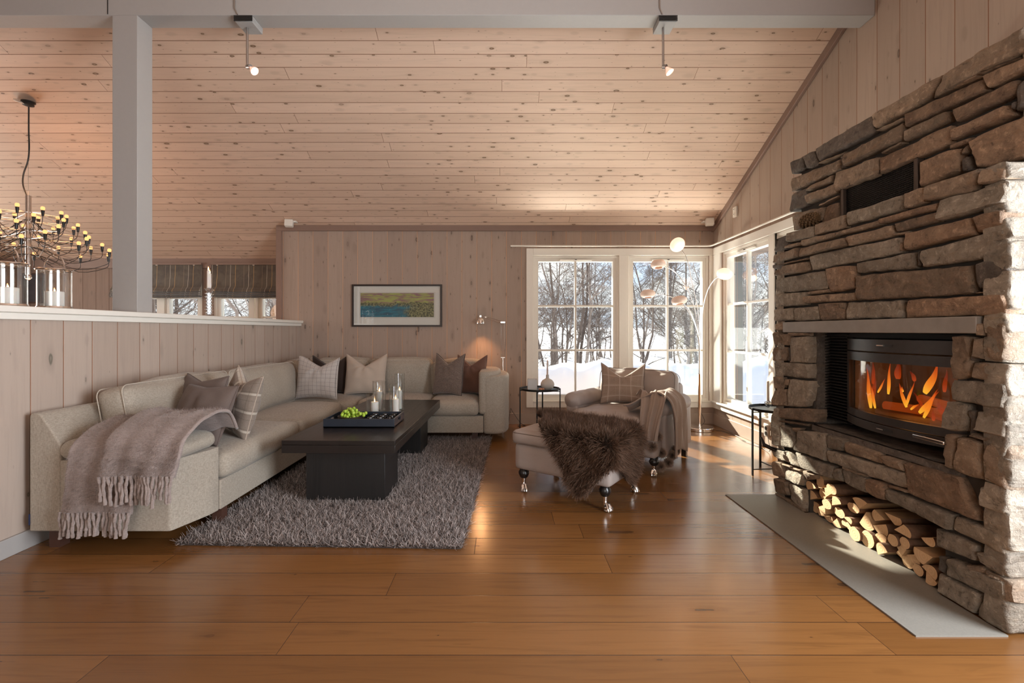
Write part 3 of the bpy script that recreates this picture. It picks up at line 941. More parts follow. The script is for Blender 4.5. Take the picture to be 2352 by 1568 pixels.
LO = """Bg 745,348 1262,178 1258,330 738,477;Bb 1264,165 1466,103 1462,268 1264,328;Bb 1474,110 1955,-65 1918,152 1474,257;Bb 1958,-42 2262,-105 2262,38 1950,112
Bb 428,460 742,362 732,492 428,567;Bg 198,535 427,468 427,582 193,632;Br 1045,405 1583,252 1573,327 1058,457;Bb 1180,450 1578,338 1583,437 1184,532
Bg 1588,240 2252,52 2252,268 1588,437;Bb 638,530 1042,412 1065,467 638,577;Bb 738,570 1168,462 1168,572 743,667;Bb 323,602 637,528 637,577 323,667
Bb 168,650 327,612 322,652 168,687;Bb 288,680 738,572 742,662 293,767;Bd 63,598 197,545 197,692 68,722;Bb 57,740 287,668 292,762 50,822
Bg 398,745 1254,568 1257,722 398,887;Bb 1168,540 1292,518 1272,557 1168,568;Br 1262,540 1935,382 1938,552 1288,707;Br 1935,382 2252,298 2252,478 1933,543
Bg 1440,698 2255,472 2255,738 1438,862;Bg 803,820 1403,702 1403,867 818,912;Bd 1408,700 1458,688 1430,852 1403,854;Br 1245,610 1277,640 1277,717 1243,717
Bb 163,808 398,763 398,785 163,832;Bb 163,840 388,793 393,892 163,932;Bd 62,830 162,813 162,866 62,872;Bb 68,876 162,862 162,932 68,938
Bg 83,958 548,878 553,1052 88,1097;Br 548,860 802,828 834,1052 563,1092;Bb 838,928 1905,828 1922,1102 838,1163;Bd 1923,810 2252,750 2252,1052 1928,1062
Bg 78,1100 372,1078 366,1202 78,1226;Bb 353,1115 828,1080 832,1160 353,1187;Bb 373,1076 567,1050 582,1090 373,1112;Bg 76,1235 252,1228 257,1346 78,1352
Bg 253,1230 472,1208 482,1342 258,1352;Bb 468,1184 722,1174 727,1337 483,1342;Bg 728,1178 1253,1153 1257,1322 733,1332;Br 1288,1155 2250,1088 2250,1290 1258,1322
Bb 1923,1078 2260,1060 2250,1078 1923,1102;Bb 88,1370 176,1360 176,1437 88,1442;Cb 60,85 141,85 146,222 60,222;Cb 147,105 214,98 212,212 147,217
Cb 216,92 388,95 388,127 222,127;Cg 212,130 402,125 402,377 212,377;Cb 48,225 186,222 186,360 48,357;Cd 188,225 210,225 210,362 190,362
Cg 60,365 402,378 402,523 62,483;Cb 48,490 151,498 151,607 48,612;Cb 152,513 201,518 201,587 152,582;Cg 203,520 412,530 382,782 188,777
Cb 58,620 191,608 191,777 48,762;Cg 60,777 127,780 132,1148 63,1132;Cb 128,782 442,790 442,922 128,892;Cb 118,895 372,930 372,957 118,917
Cg 135,935 238,967 282,1168 126,1143;Cb 240,958 322,965 292,1022 245,1002;Cg 292,985 552,1018 562,1282 280,1182;Cg 553,1028 752,1078 722,1192 558,1162
Cb 723,1088 1052,1198 1057,1307 720,1197;Cg 563,1165 1303,1388 1303,1537 568,1287;Cb 1058,1213 1278,1278 1302,1387 1058,1302;Dr 1283,-82 1785,60 1988,482 1298,217
Cg 50,1150 215,1190 332,1342 78,1240;Cg 258,1178 622,1323 622,1447 343,1342;Cb 73,1265 151,1288 167,1432 63,1412;Cg 163,1330 337,1380 327,1512 168,1442
Cb 146,1290 332,1353 332,1387 148,1322;Db 60,62 197,95 197,237 73,202;Dg 193,110 337,170 342,377 218,272;Db 73,200 342,347 342,383 73,234
Db 333,-8 462,35 455,80 333,92;Dg 623,-32 702,-17 707,117 626,97;Dg 703,-25 932,68 917,217 705,112;Dr 933,65 1112,130 1097,292 910,202
Db 690,-42 932,48 932,68 742,-2;Dg 1093,158 1722,403 1702,557 1083,267;Db 1113,130 1302,183 1302,212 1113,162;Dg 1723,408 2245,620 2240,805 1698,542
Dg 1968,138 2250,242 2250,432 1968,332;Dg 1998,368 2250,445 2250,604 2050,532;Dg 1533,523 1962,688 1952,842 1538,692;Dg 1958,733 2235,838 2232,1005 1968,842
Dd 1573,763 1667,783 1667,967 1578,922;Dg 1673,798 2230,1030 2230,1250 1668,962;Dg 1568,928 1977,1133 1922,1337 1568,1112;Dg 1973,1148 2232,1285 2232,1530 1928,1337
Db 1833,858 2002,868 2062,962 1898,932;Db 2000,898 2192,998 2182,1032 2078,972;Cb 1698,113 1917,118 1872,502 1678,532;Cb 1923,138 2012,133 2022,352 1928,332
Cb 1963,0 2012,0 2012,132 1963,132;Cb 2013,-42 2245,-46 2245,375 2028,352;Cd 1883,300 1937,293 1942,367 1883,362;Cb 1893,363 2248,375 2245,542 1893,522
Cg 1688,523 2248,556 2250,812 1686,717;Cg 1646,713 1877,738 1852,1017 1637,992;Cg 1926,803 2262,850 2262,1085 1932,1002;Cd 1868,788 1932,798 1922,992 1858,1052
Cb 1637,1008 1792,1018 1702,1362 1633,1332;Cb 1798,1038 1997,1103 1992,1467 1698,1362;Cb 1883,1008 2122,1068 2042,1102 1888,1052;Cb 2046,1098 2262,1118 2245,1570 2012,1432"""
def parse(s, X, tile=None):
    for item in s.replace('\n', ';').split(';'):
        tg, rest = item.split(' ', 1)
        tl = tile or tg[0]; cls = tg[-1]
        q = [tuple(float(v) for v in c.split(',')) for c in rest.split()]
        pts = [plane_pt(tl, x, y, X) for x, y in q]
        for p in pts: p.z = max(0.003, p.z); p.y = max(1.845, p.y) if X < 2.03 else max(1.80, p.y)
        stone(SQ[cls], pts, (-1, 0, 0), 0.019 if cls != 'd' else 0.014)
parse(UP, XU, 'A')
parse(LO, XF)
# end face towards the room (facing -Y) and far end (facing +Y), laid in courses
def end_face(Y, ny, x0, x1, z0, z1, seed, hs):
    r = random.Random(seed); z = z0
    for hgt in hs:
        if z + 0.02 > z1: break
        z2 = min(z + hgt, z1)
        x = x0
        while x < x1 - 0.03:
            w = r.uniform(0.16, 0.48) if hgt > 0.06 else r.uniform(0.2, 0.5)
            x2 = x1 if x + w > x1 - 0.12 else x + w
            a, b = (x, x2) if ny < 0 else (x2, x)
            dz = r.uniform(-.006, .006)
            stone(SQ['g'] if r.random() < 0.8 else SQ['b'], [(a, Y, z2 + dz), (b, Y, z2 - dz), (b, Y, z), (a, Y, z)], (0, ny, 0), 0.02)
            x = x2
        z = z2
hs = [0.13, 0.09, 0.11, 0.16, 0.085, 0.12, 0.14, 0.10, 0.13, 0.12, 0.09, 0.16, 0.12, 0.10, 0.14, 0.09, 0.12, 0.1, 0.12, 0.12, 0.1, 0.1, 0.1]
end_face(1.862, -1, 1.965, 2.69, 0.004, 1.87, 5, hs)
end_face(1.80, -1, 2.06, 2.69, 1.875, 2.36, 6, hs)
end_face(3.41, 1, 1.975, 2.66, 0.004, 1.80, 7, hs)
# ledge stones (top faces) of the lower part are given by the core
for k, nm in (('g', 'stonework'), ('b', 'stonework'), ('r', 'stonework'), ('d', 'stonework')): pass
allmb = MB()
for i, k in enumerate('gbrd'):
    allmb.add(SQ[k].v, SQ[k].f, i)
allmb.build('stonework', [M['stone_g'], M['stone_b'], M['stone_r'], M['stone_d']], fireplace, merge=False, angle=50)
core = MB()
B = [(2.01, 2.695, 3.10, 3.41, 0, 0.31), (2.01, 2.695, 1.87, 2.145, 0, 0.31), (2.50, 2.695, 2.145, 3.10, 0, 0.31),
     (2.01, 2.695, 1.87, 3.41, 0.31, 0.575), (2.01, 2.695, 3.06, 3.41, 0.575, 1.19), (2.01, 2.695, 1.87, 2.045, 0.575, 1.19),
     (2.62, 2.695, 2.045, 3.06, 0.575, 1.19), (2.01, 2.695, 1.87, 3.40, 1.19, 1.855), (2.10, 2.695, 1.815, 3.33, 1.855, 2.335)]
for b in B: core.box(*b)
core.build('mortar_core', M['joint'], fireplace, smooth=False, merge=False)
# niche cheek of the left pier, dark smooth stone
mbn = MB().box(2.02, 2.62, 3.042, 3.06, 0.60, 1.19)
mbn.build('niche_side', M['stone_d'], fireplace, smooth=False)
# shelf in front of the stove
mb = MB().grid(lambda u, v: Vector((1.985 + 0.40 * v + 0.008 * mnoise.noise(Vector((u * 9, 3, 1))) * (1 - v), 2.05 + 1.0 * u, 0.603 + 0.006 * mnoise.noise(Vector((u * 12, v * 6, 0))))), 40, 12)
mb.box(1.99, 2.40, 2.05, 3.05, 0.56, 0.595)
mb.build('hearth_shelf', M['stone_d'], fireplace, merge=False)
MB().box(1.955, 2.10, 1.952, 3.312, 1.19, 1.262).build('lintel', M['slab'], fireplace, bevel=0.004)
# warm air vent
g0, g1, zb = 2.335, 2.872, 1.86
Yv0 = 2.07 * F_PX / (2114 - 1160); Yv1 = 2.07 * F_PX / (1936 - 1160)
zv = 2.085
mb = MB()
for (a, b, c, d) in ((Yv0, Yv1, zv - 0.02, zv), (Yv0, Yv1, 1.86, 1.875), (Yv0, Yv0 + 0.022, 1.875, zv - 0.02), (Yv1 - 0.022, Yv1, 1.875, zv - 0.02)):
    mb.box(2.055, 2.11, a, b, c, d)
M['vent_frame'] = plain('vent_frame', (0.07, 0.05, 0.04), 0.4, 0.3)
vf = mb.build('vent_grille', M['vent_frame'], fireplace, bevel=0.002)
mb = MB().box(2.088, 2.092, Yv0, Yv1, 1.865, zv)
n = 60
for i in range(n + 1):
    y = Yv0 + 0.02 + (Yv1 - Yv0 - 0.04) * i / n
    mb.box(2.074, 2.080, y - 0.0015, y + 0.0015, 1.87, zv - 0.015)
for i in range(18):
    z = 1.878 + 0.185 * i / 17
    mb.box(2.073, 2.079, Yv0 + 0.015, Yv1 - 0.015, z - 0.0015, z + 0.0015)
mb.build('mesh', M['black_metal'], vf, smooth=False, merge=False)
# pine cone in the hollow
def pinecone():
    c = plane_pt('B', 380, 425, 2.02)
    root = empty('pine_cone', c + Vector((0.02, 0, -0.045)), 0, 'brown pine cone lying in a hollow high on the stone fireplace', 'pine cone')
    mb = MB().sphere(c, 0.045, 12, 8, (0.8, 1.7, 0.85))
    for i in range(120):
        t = (i + 0.5) / 120; ph = i * 2.39996
        a = math.pi * t
        rr = 0.050 * math.sin(a) ** 0.8
        y = -0.078 * math.cos(a)
        d = Vector((math.cos(ph), 0, math.sin(ph)))
        p = c + Vector((d.x * rr * 0.85, y, d.z * rr * 0.9))
        mb.sphere(p, 0.0085, 6, 4, (1, 1, 1))
    M['cone'] = plain('cone_scales', (0.11, 0.065, 0.03), 0.6, var=0.5, scale=80)
    mb.build('scales', M['cone'], root, merge=False)
pinecone()
# floor plate
o = MB().box(1.612, 1.975, 1.845, 3.44, 0.0, 0.006).box(1.975, 2.50, 2.15, 3.095, 0.0, 0.006)
o = o.build('floor_plate', M['hearth'], origin='base', bevel=0, smooth=False, merge=False)
tag(o, 'grey stone fire protection plate let into the floor before the fireplace', 'hearth plate')

# ------------------------------------------------------------------ stove insert
M['stove'] = plain('stove_iron', (0.055, 0.048, 0.045), 0.42, 0.5, var=0.2, scale=40, bump=0.1, bscale=500)
M['louvre'] = plain('louvre_iron', (0.018, 0.017, 0.017), 0.45, 0.4)
M['firebrick'] = plain('fire_brick', (0.26, 0.18, 0.105), 0.8, var=0.3, scale=10)
stove = empty('stove_insert', (2.25, 2.46, 0.605), 0, 'black built-in wood stove with a curved glass door and burning fire', 'stove')
YC, HW = 2.462, 0.372
def xf(Y, off=0.0): return 2.062 - 0.085 * (1 - ((Y - YC) / HW) ** 2) + off
def curved(mb, z0, z1, t=0.02, y0=YC - HW, y1=YC + HW, off=0.0, n=24):
    pts = [(xf(y0 + (y1 - y0) * i / n, off), y0 + (y1 - y0) * i / n) for i in range(n + 1)]
    poly = pts + [(x + t, y) for x, y in reversed(pts)]
    mb.prism(poly, z0, z1, 'Z')
    return mb
curved(MB(), 1.088, 1.156, 0.06).build('top_panel', M['stove'], stove, bevel=0.002)
curved(MB(), 0.660, 0.706, 0.05).build('bottom_panel', M['stove'], stove, bevel=0.002)
d = MB(); curved(d, 1.033, 1.082, 0.03); curved(d, 0.712, 0.752, 0.03)
curved(d, 0.752, 1.033, 0.03, YC + HW - 0.035, YC + HW); curved(d, 0.752, 1.033, 0.03, YC - HW, YC - HW + 0.035)
door = d.build('door', M['stove'], stove, merge=False)
curved(MB(), 0.748, 1.037, 0.004, YC - HW + 0.03, YC + HW - 0.03, 0.010).build('glass', M['pane2'], door)
MB().box(1.958, 1.972, 2.10, 2.262, 0.690, 0.706).build('handle', M['chrome'], door, bevel=0.003)
for z in (1.124, 0.684):
    s = MB(); curved(s, z - 0.006, z + 0.006, 0.01, 2.40, 2.51, -0.0015); sl = s.build('air_slot', M['black_plastic'], stove)
    s = MB(); curved(s, z - 0.003, z + 0.003, 0.01, 2.455, 2.50, -0.005); s.build('air_lever', M['chrome'], sl)
for (a, b) in ((YC + HW + 0.006, 3.035), (2.05, YC - HW - 0.006)):
    mb = MB().box(2.10, 2.12, min(a, b), max(a, b), 0.63, 1.185)
    k = 0
    z = 0.64
    while z < 1.18:
        mb.prism([(2.066, z), (2.10, z + 0.008), (2.10, z + 0.012), (2.066, z + 0.005)], min(a, b), max(a, b), 'Y')
        z += 0.0185
    mb.build('louvre_panel', M['louvre'], stove, smooth=False, merge=False)
MB().box(2.08, 2.10, 2.05, 3.035, 1.160, 1.187).build('surround', M['louvre'], stove, smooth=False, merge=False)
fb = MB()
fb.box(2.44, 2.46, 2.10, 2.83, 0.70, 1.09).box(2.10, 2.44, 2.09, 2.11, 0.70, 1.09).box(2.10, 2.44, 2.82, 2.84, 0.70, 1.09).box(2.08, 2.44, 2.11, 2.82, 0.70, 0.74).box(2.10, 2.44, 2.11, 2.82, 1.05, 1.09)
fb.build('firebox', M['firebrick'], stove, smooth=False, merge=False)
M['ember'] = plain('charred_wood', (0.03, 0.02, 0.015), 0.9, emis=(1.0, 0.16, 0.02), es=0.25)
for (p, q, r) in (((2.2, 2.25, .765), (2.3, 2.62, .765), .028), ((2.32, 2.3, .77), (2.18, 2.7, .775), .026), ((2.25, 2.2, .80), (2.28, 2.58, .83), .025)):
    MB().tube([p, q], [r, r * .9], 9).build('burning_log', M['ember'], stove)
def flame_mat(name, red, strength):
    m, n, b, out = new_mat(name); n.nodes.remove(b); T = NT(n)
    at = T.node('ShaderNodeAttribute', attribute_name='tip')
    cr = T.node('ShaderNodeValToRGB'); T.L(at.outputs['Fac'], cr.inputs[0])
    e = cr.color_ramp.elements
    if red:
        e[0].position = 0; e[0].color = (0.9, 0.12, 0.015, 1); e[1].position = 1; e[1].color = (0.35, 0.02, 0.01, 1)
    else:
        e[0].position = 0.0; e[0].color = (1.0, 0.62, 0.06, 1); e[1].position = 1; e[1].color = (0.75, 0.05, 0.01, 1)
        q = e.new(0.3); q.color = (1.0, 0.33, 0.03, 1)
    em = T.node('ShaderNodeEmission'); em.inputs['Strength'].default_value = strength
    T.L(cr.outputs[0], em.inputs[0])
    tr = T.node('ShaderNodeBsdfTransparent'); mx = T.node('ShaderNodeMixShader')
    T.L(T.math('MULTIPLY', T.math('SUBTRACT', 1.0, T.math('MULTIPLY', at.outputs['Fac'], 0.75)), 0.92 if not red else 0.65), mx.inputs[0])
    T.L(tr.outputs[0], mx.inputs[1]); T.L(em.outputs[0], mx.inputs[2]); T.L(mx.outputs[0], out.inputs[0])
    return m
M['flame'] = flame_mat('flame_orange', False, 1.15); M['flame_red'] = flame_mat('flame_red', True, 0.6)
def flame(name, b, t, w, mat, parent, seed=0, n=14, thick=0.35, side=Vector((0, 1, 0))):
    """licking flame between world points b (base) and t (tip)"""
    b = Vector(b); t = Vector(t); vs = []; tp = []; k = 10
    dirn = (t - b); L = dirn.length; dn = dirn.normalized()
    sd = (side - dn * side.dot(dn)).normalized(); th = dn.cross(sd)
    for i in range(n + 1):
        f = i / n
        r = w * (math.sin(math.pi * min(1, (f * 0.92 + 0.08)) ** 0.75)) ** 0.9 * (1 - 0.35 * f) + 0.0004
        c = b + dirn * f + sd * (0.35 * w * math.sin(f * 6 + seed) * f)
        for j in range(k):
            a = 2 * math.pi * j / k
            vs.append(c + sd * math.cos(a) * r + th * math.sin(a) * r * thick); tp.append(f)
    fs = np.array([(i * k + j, i * k + (j + 1) % k, (i + 1) * k + (j + 1) % k, (i + 1) * k + j) for i in range(n) for j in range(k)])
    return fast_mesh(name, np.array([tuple(v) for v in vs]), fs, mat, parent, True, np.array(tp))
FL = [(945, 815, 900, 410, 26, 0), (985, 790, 940, 560, 18, 0), (930, 690, 985, 440, 24, 1), (1008, 645, 1078, 520, 12, 0), (1105, 660, 1122, 370, 20, 0), (1272, 780, 1200, 560, 22, 0),
      (1270, 765, 1345, 540, 16, 0), (1440, 800, 1330, 630, 18, 1), (1440, 650, 1575, 385, 42, 0), (1390, 830, 1575, 640, 26, 0), (1430, 905, 1560, 610, 22, 0), (1630, 870, 1550, 720, 34, 1),
      (1310, 800, 1390, 745, 12, 0), (1195, 520, 1190, 350, 40, 1), (925, 560, 930, 350, 22, 1), (1350, 540, 1310, 440, 24, 1), (1520, 905, 1520, 800, 20, 1), (900, 815, 870, 560, 16, 1), (1240, 640, 1225, 590, 14, 0), (1620, 640, 1640, 430, 24, 1)]
for k, (x0, y0, x1, y1, w, red) in enumerate(FL):
    X = 2.16 + 0.02 * (k % 4)
    b = plane_pt('C', x0, y0, X); t = plane_pt('C', x1, y1, X)
    t.z = min(t.z, 1.045); b.z = max(b.z, 0.745)
    b.y = min(2.81, max(2.12, b.y)); t.y = min(2.81, max(2.12, t.y))
    flame('flame', b, t, w / 4 * b.y / F_PX * 1.02, M['flame_red'] if red else M['flame'], stove, k)
fl = bpy.data.lights.new('fire_glow', 'POINT'); fl.energy = 0.8; fl.color = (1, 0.45, 0.15); fl.shadow_soft_size = 0.12
flo = bpy.data.objects.new('fire_glow', fl); COL.objects.link(flo); flo.location = (2.2, 2.46, 0.86)

# ------------------------------------------------------------------ firewood
def cutwood():
    m, n, b, out = new_mat('cut_wood_end'); T = NT(n)
    tc = T.node('ShaderNodeTexCoord'); sp = T.node('ShaderNodeSeparateXYZ'); T.L(tc.outputs['Object'], sp.inputs[0])
    wv = T.node('ShaderNodeTexWave'); wv.wave_type = 'RINGS'; wv.rings_direction = 'X'; wv.inputs['Scale'].default_value = 22; wv.inputs['Distortion'].default_value = 2.5; wv.inputs['Detail'].default_value = 2
    T.L(tc.outputs['Object'], wv.inputs['Vector'])
    oi = T.node('ShaderNodeObjectInfo')
    c = T.mix(T.math('MULTIPLY', wv.outputs['Fac'], 0.5), (0.70, 0.46, 0.25), (0.56, 0.33, 0.16))
    c = T.mix(T.math('MULTIPLY', oi.outputs['Random'], 0.4), c, (0.58, 0.34, 0.17))
    nz = T.noise(tc.outputs['Object'], 30, 4); c = T.mix(T.math('MULTIPLY', nz, 0.3), c, (0.76, 0.56, 0.36))
    T.L(c, b.inputs['Base Color']); b.inputs['Roughness'].default_value = 0.75
    T.L(T.bump(wv.outputs['Fac'], 0.2, 0.002), b.inputs['Normal'])
    return m
M['cut'] = cutwood()
M['split'] = plain('split_wood', (0.50, 0.31, 0.16), 0.8, var=0.35, scale=25, bump=0.4, bscale=90)
M['barkl'] = plain('log_bark', (0.16, 0.085, 0.05), 0.9, var=0.6, scale=40, bump=0.9, bscale=70)
LG = [(375,140,50,45,'h'),(462,105,30,55,'s'),(370,228,48,50,'h'),(458,212,30,45,'r'),(533,205,40,48,'t'),(583,172,46,46,'r'),(378,325,38,34,'r'),(372,392,38,34,'h'),(487,352,38,42,'t'),
 (540,310,40,42,'r'),(622,290,52,50,'t'),(447,428,33,38,'t'),(520,455,45,32,'h'),(730,345,50,42,'r'),(828,305,62,46,'t'),(643,388,45,42,'r'),(735,455,42,28,'h'),(700,505,55,42,'t'),(600,530,44,42,'t'),
 (707,600,42,38,'h'),(800,590,48,60,'r'),(892,665,55,68,'r'),(855,470,66,80,'t'),(940,430,60,55,'t'),(982,545,78,70,'h'),(1090,440,75,52,'t'),(1230,550,75,55,'t'),(990,645,58,58,'t'),(1150,642,46,50,'r'),
 (1245,665,46,52,'r'),(1448,652,75,50,'h'),(1038,772,58,64,'h'),(1198,732,46,48,'t'),(1160,792,52,48,'t'),(1300,802,72,62,'t'),(1430,785,90,80,'t'),(1222,890,56,62,'r'),(1340,960,48,52,'r'),(1478,925,78,58,'h'),(1470,1030,62,52,'t')]
rows = []
for (x, y, a, b_, t) in LG:
    c = plane_pt('D', x, y, 1.99)
    ry = a / 4 * c.y ** 2 / (1.99 * F_PX) * 1.06; rz = b_ / 4 * c.y / F_PX * 1.04
    rows.append([c.y, max(c.z, rz + 0.008), ry, rz, t])
order = sorted(range(len(rows)), key=lambda i: rows[i][1])
lay = {}
names = ['bottom', 'lower middle', 'upper middle', 'top']
for li in range(4):
    ids = order[li * 10:(li + 1) * 10]
    ids.sort(key=lambda i: -rows[i][0])
    for k, i in enumerate(ids): lay[i] = (names[li], k)
ordn = ['first', 'second', 'third', 'fourth', 'fifth', 'sixth', 'seventh', 'eighth', 'ninth', 'tenth']
kindn = {'r': 'round', 'h': 'half-round', 't': 'wedge-split', 's': 'thin split'}
lr = random.Random(9)
for i, (Y, z, ry, rz, t) in enumerate(rows):
    ang = lr.uniform(0, 6.28)
    pts = []; flat = []
    if t == 'r':
        for k in range(16):
            a = 2 * math.pi * k / 16; r = 1 + lr.uniform(-.05, .05)
            pts.append((math.cos(a) * r, math.sin(a) * r)); flat.append(False)
    elif t == 'h':
        ang = lr.choice([0.5, 3.6, -0.6, 2.6])
        for k in range(11):
            a = math.pi * k / 10; pts.append((math.cos(a), math.sin(a) * 1.5 - 0.6)); flat.append(k == 10)
    elif t == 't':
        for k in range(8):
            a = math.pi * (0.15 + 0.55 * k / 7); pts.append((math.cos(a) * 1.1 - 0.1, math.sin(a) * 1.25 - 0.25)); flat.append(k == 7)
        pts.append((-0.15 + lr.uniform(-.2, .2), -1.0)); flat.append(True)
    else:
        for k in range(8):
            a = 2 * math.pi * k / 8; pts.append((math.cos(a) * 0.8, math.sin(a))); flat.append(k % 2 == 0)
    if t in 'ht' : ca, sa = math.cos(ang), math.sin(ang)
    else: ca, sa = (math.cos(0.3), math.sin(0.3)) if t == 's' else (math.cos(ang), math.sin(ang))
    pts = [(p[0] * ca - p[1] * sa, p[0] * sa + p[1] * ca) for p in pts]
    mxv = max(abs(p[0]) for p in pts), max(abs(p[1]) for p in pts)
    pts = [(p[0] / mxv[0] * ry, p[1] / mxv[1] * rz) for p in pts]
    x0 = 1.985 + lr.uniform(0, 0.05); x1 = x0 + lr.uniform(0.36, 0.42)
    mb = MB(); n = len(pts); NS = 7
    for s in range(NS):
        xx = x0 + (x1 - x0) * s / (NS - 1) - (x0 + x1) / 2
        w = 1 + 0.05 * math.sin(s * 1.7 + i) - (0.05 if s == NS - 1 else 0)
        mb.v += [(xx, p[0] * w, p[1] * w) for p in pts]
    for s in range(NS - 1):
        for k in range(n):
            k2 = (k + 1) % n
            mb.f.append((s * n + k, s * n + k2, (s + 1) * n + k2, (s + 1) * n + k)); mb.mi.append(1 if flat[k] or (t == 't' and k >= 7) else 0)
    mb.f.append(tuple(range(n))); mb.mi.append(2); mb.f.append(tuple((NS - 1) * n + k for k in range(n))); mb.mi.append(2)
    o = mb.build('firewood_log', [M['barkl'], M['split'], M['cut']], angle=40)
    o.location = ((x0 + x1) / 2, Y, z)
    tag(o, '%s firewood log, %s from the window end in the %s layer of the stack' % (kindn[t], ordn[lay[i][1]], lay[i][0]), 'firewood', 'split birch firewood under the fireplace')
# ================================================================== soft furniture helpers
def softbox(mb, c, h, r, M_=None, n=(14, 14, 8), bulge=(0, 0, 0), wr=0.0, seed=0, wf=9.0):
    """rounded, slightly puffed box; c centre, h half sizes, r corner radius"""
    c = Vector(c); h = Vector(h)
    idx = {}
    def pt(p):
        q = Vector((p[0] * h.x, p[1] * h.y, p[2] * h.z))
        inn = Vector([max(-(h[i] - r), min(h[i] - r, q[i])) for i in range(3)])
        d = q - inn
        v = inn + (d.normalized() * r if d.length > 1e-7 else Vector())
        for i in range(3):
            a, b = (i + 1) % 3, (i + 2) % 3
            w = max(0, 1 - p[a] ** 2) * max(0, 1 - p[b] ** 2)
            v[i] += bulge[i] * w * p[i]
        if wr:
            s = Vector((v.x * wf + seed, v.y * wf + seed * 0.7, v.z * wf))
            v = v + Vector((mnoise.noise(s), mnoise.noise(s + Vector((5, 1, 2))), mnoise.noise(s + Vector((1, 8, 3))))) * wr
        v = v + c
        return M_ @ v if M_ is not None else v
    def warp(t): return math.copysign(1 - (1 - abs(t)) ** 1.5, t)
    for ax in range(3):
        a, b = (ax + 1) % 3, (ax + 2) % 3
        for sgn in (-1, 1):
            def f(u, v, ax=ax, a=a, b=b, sgn=sgn):
                p = [0, 0, 0]; p[ax] = sgn; p[a] = warp(u * 2 - 1); p[b] = warp(v * 2 - 1)
                return pt(p)
            mb.grid(f, n[a], n[b])
    return mb

def loop_pts(c, h, r, ax, M_=None, n=6):
    """rounded rectangle loop in the plane normal to axis ax (for piping)"""
    a, b = (ax + 1) % 3, (ax + 2) % 3
    out = []
    for q, (sa, sb) in enumerate(((1, 1), (-1, 1), (-1, -1), (1, -1))):
        for k in range(n + 1):
            t = math.pi / 2 * (q + k / n)
            v = [0, 0, 0]
            v[a] = sa * (h[a] - r) + r * math.cos(t); v[b] = sb * (h[b] - r) + r * math.sin(t)
            v = Vector(v) + Vector(c)
            out.append(M_ @ v if M_ is not None else v)
    return out

def TR(loc, rx=0, ry=0, rz=0):
    return Matrix.Translation(Vector(loc)) @ Matrix.Rotation(R(rz), 4, 'Z') @ Matrix.Rotation(R(rx), 4, 'X') @ Matrix.Rotation(R(ry), 4, 'Y')

def pillow(name, label, mat, Mx, w, h, T, dent=0.25, seed=0, group=None, pipe=None, ears=0.06, skew=0.0):
    """scatter cushion with a chopped top; local x width, z height, y thickness, base at z=0"""
    root = empty(name, Mx.to_translation(), 0, label, 'cushion', group)
    rr = random.Random(seed)
    n = 30
    me = bpy.data.meshes.new(name)
    bm = bmesh.new(); uvl = bm.loops.layers.uv.new('uv')
    def pos(u, v, s):
        x = w / 2 * u * (1 - ears * (1 - v * v)) ; z = h / 2 * v * (1 - ears * (1 - u * u))
        t = T / 2 * (max(0, 1 - u * u) * max(0, 1 - v * v)) ** 0.42
        top = max(0, v)
        cx = u - skew
        g = max(0.0, 1 - abs(cx)) ** 1.15
        z -= dent * h * g * top ** 1.6
        y = s * t * (1 - 0.35 * g * top ** 2 * min(1, dent * 4))
        y += -0.25 * T * top * top * g * (1 if dent > 0.05 else 0) * 0.6
        q = Vector((x * 7 + seed * 3.1, s * 0.6, z * 7))
        y += s * 0.011 * mnoise.noise(q * 1.5) * (1 - max(abs(u), abs(v)) ** 6)
        y += s * 0.012 * g * top * math.sin(u * 9 + seed) * (1 - abs(v))
        # folds radiating from the chop
        y += s * 0.010 * math.sin((math.atan2(cx, max(.05, 0.75 - v)) * 9) + seed) * math.exp(-((v - 0.35) / 0.35) ** 2) * max(0, 1 - abs(u)) * min(1, dent * 5)
        x += 0.006 * mnoise.noise(q * 0.9 + Vector((3, 3, 3)))
        z += h / 2
        if v < -0.3: z = max(0.0, z + 0.01 * (1 - u * u))
        return Vector((x, y, z))
    grid = {}
    def nd(t): return math.copysign(1 - (1 - abs(t)) ** 1.25, t)
    for s in (1, -1):
        for i in range(n + 1):
            for j in range(n + 1):
                u, v = nd(2 * i / n - 1), nd(2 * j / n - 1)
                if s == -1 and (i in (0, n) or j in (0, n)): grid[(s, i, j)] = grid[(1, i, j)]; continue
                grid[(s, i, j)] = (bm.verts.new(Mx @ pos(u, v, s) - Mx.to_translation()))
        for i in range(n):
            for j in range(n):
                ks = [(i, j), (i + 1, j), (i + 1, j + 1), (i, j + 1)]
                if s == -1: pass
                else: ks = ks[::-1]
                try: f = bm.faces.new([grid[(s,) + k] for k in ks])
                except ValueError: continue
                f.smooth = True
                for lp, k in zip(f.loops, ks):
                    lp[uvl].uv = (nd(2 * k[0] / n - 1) * w / 2, nd(2 * k[1] / n - 1) * h / 2)
    bmesh.ops.recalc_face_normals(bm, faces=bm.faces)
    bm.to_mesh(me); bm.free(); me.materials.append(mat)
    o = bpy.data.objects.new('cover', me); COL.objects.link(o); o.parent = root; WM[o.name] = wm(root)
    m = 14
    edge = [pos(nd(2 * i / m - 1), -1, 0) for i in range(m)] + [pos(1, nd(2 * i / m - 1), 0) for i in range(m)] + [pos(1 - (nd(2 * i / m - 1) + 1), 1, 0) for i in range(m)] + [pos(-1, -nd(2 * i / m - 1), 0) for i in range(m)]
    MB().tube([Mx @ p for p in edge], 0.0035, 6, closed=True).build('piping', pipe or mat, root)
    return root

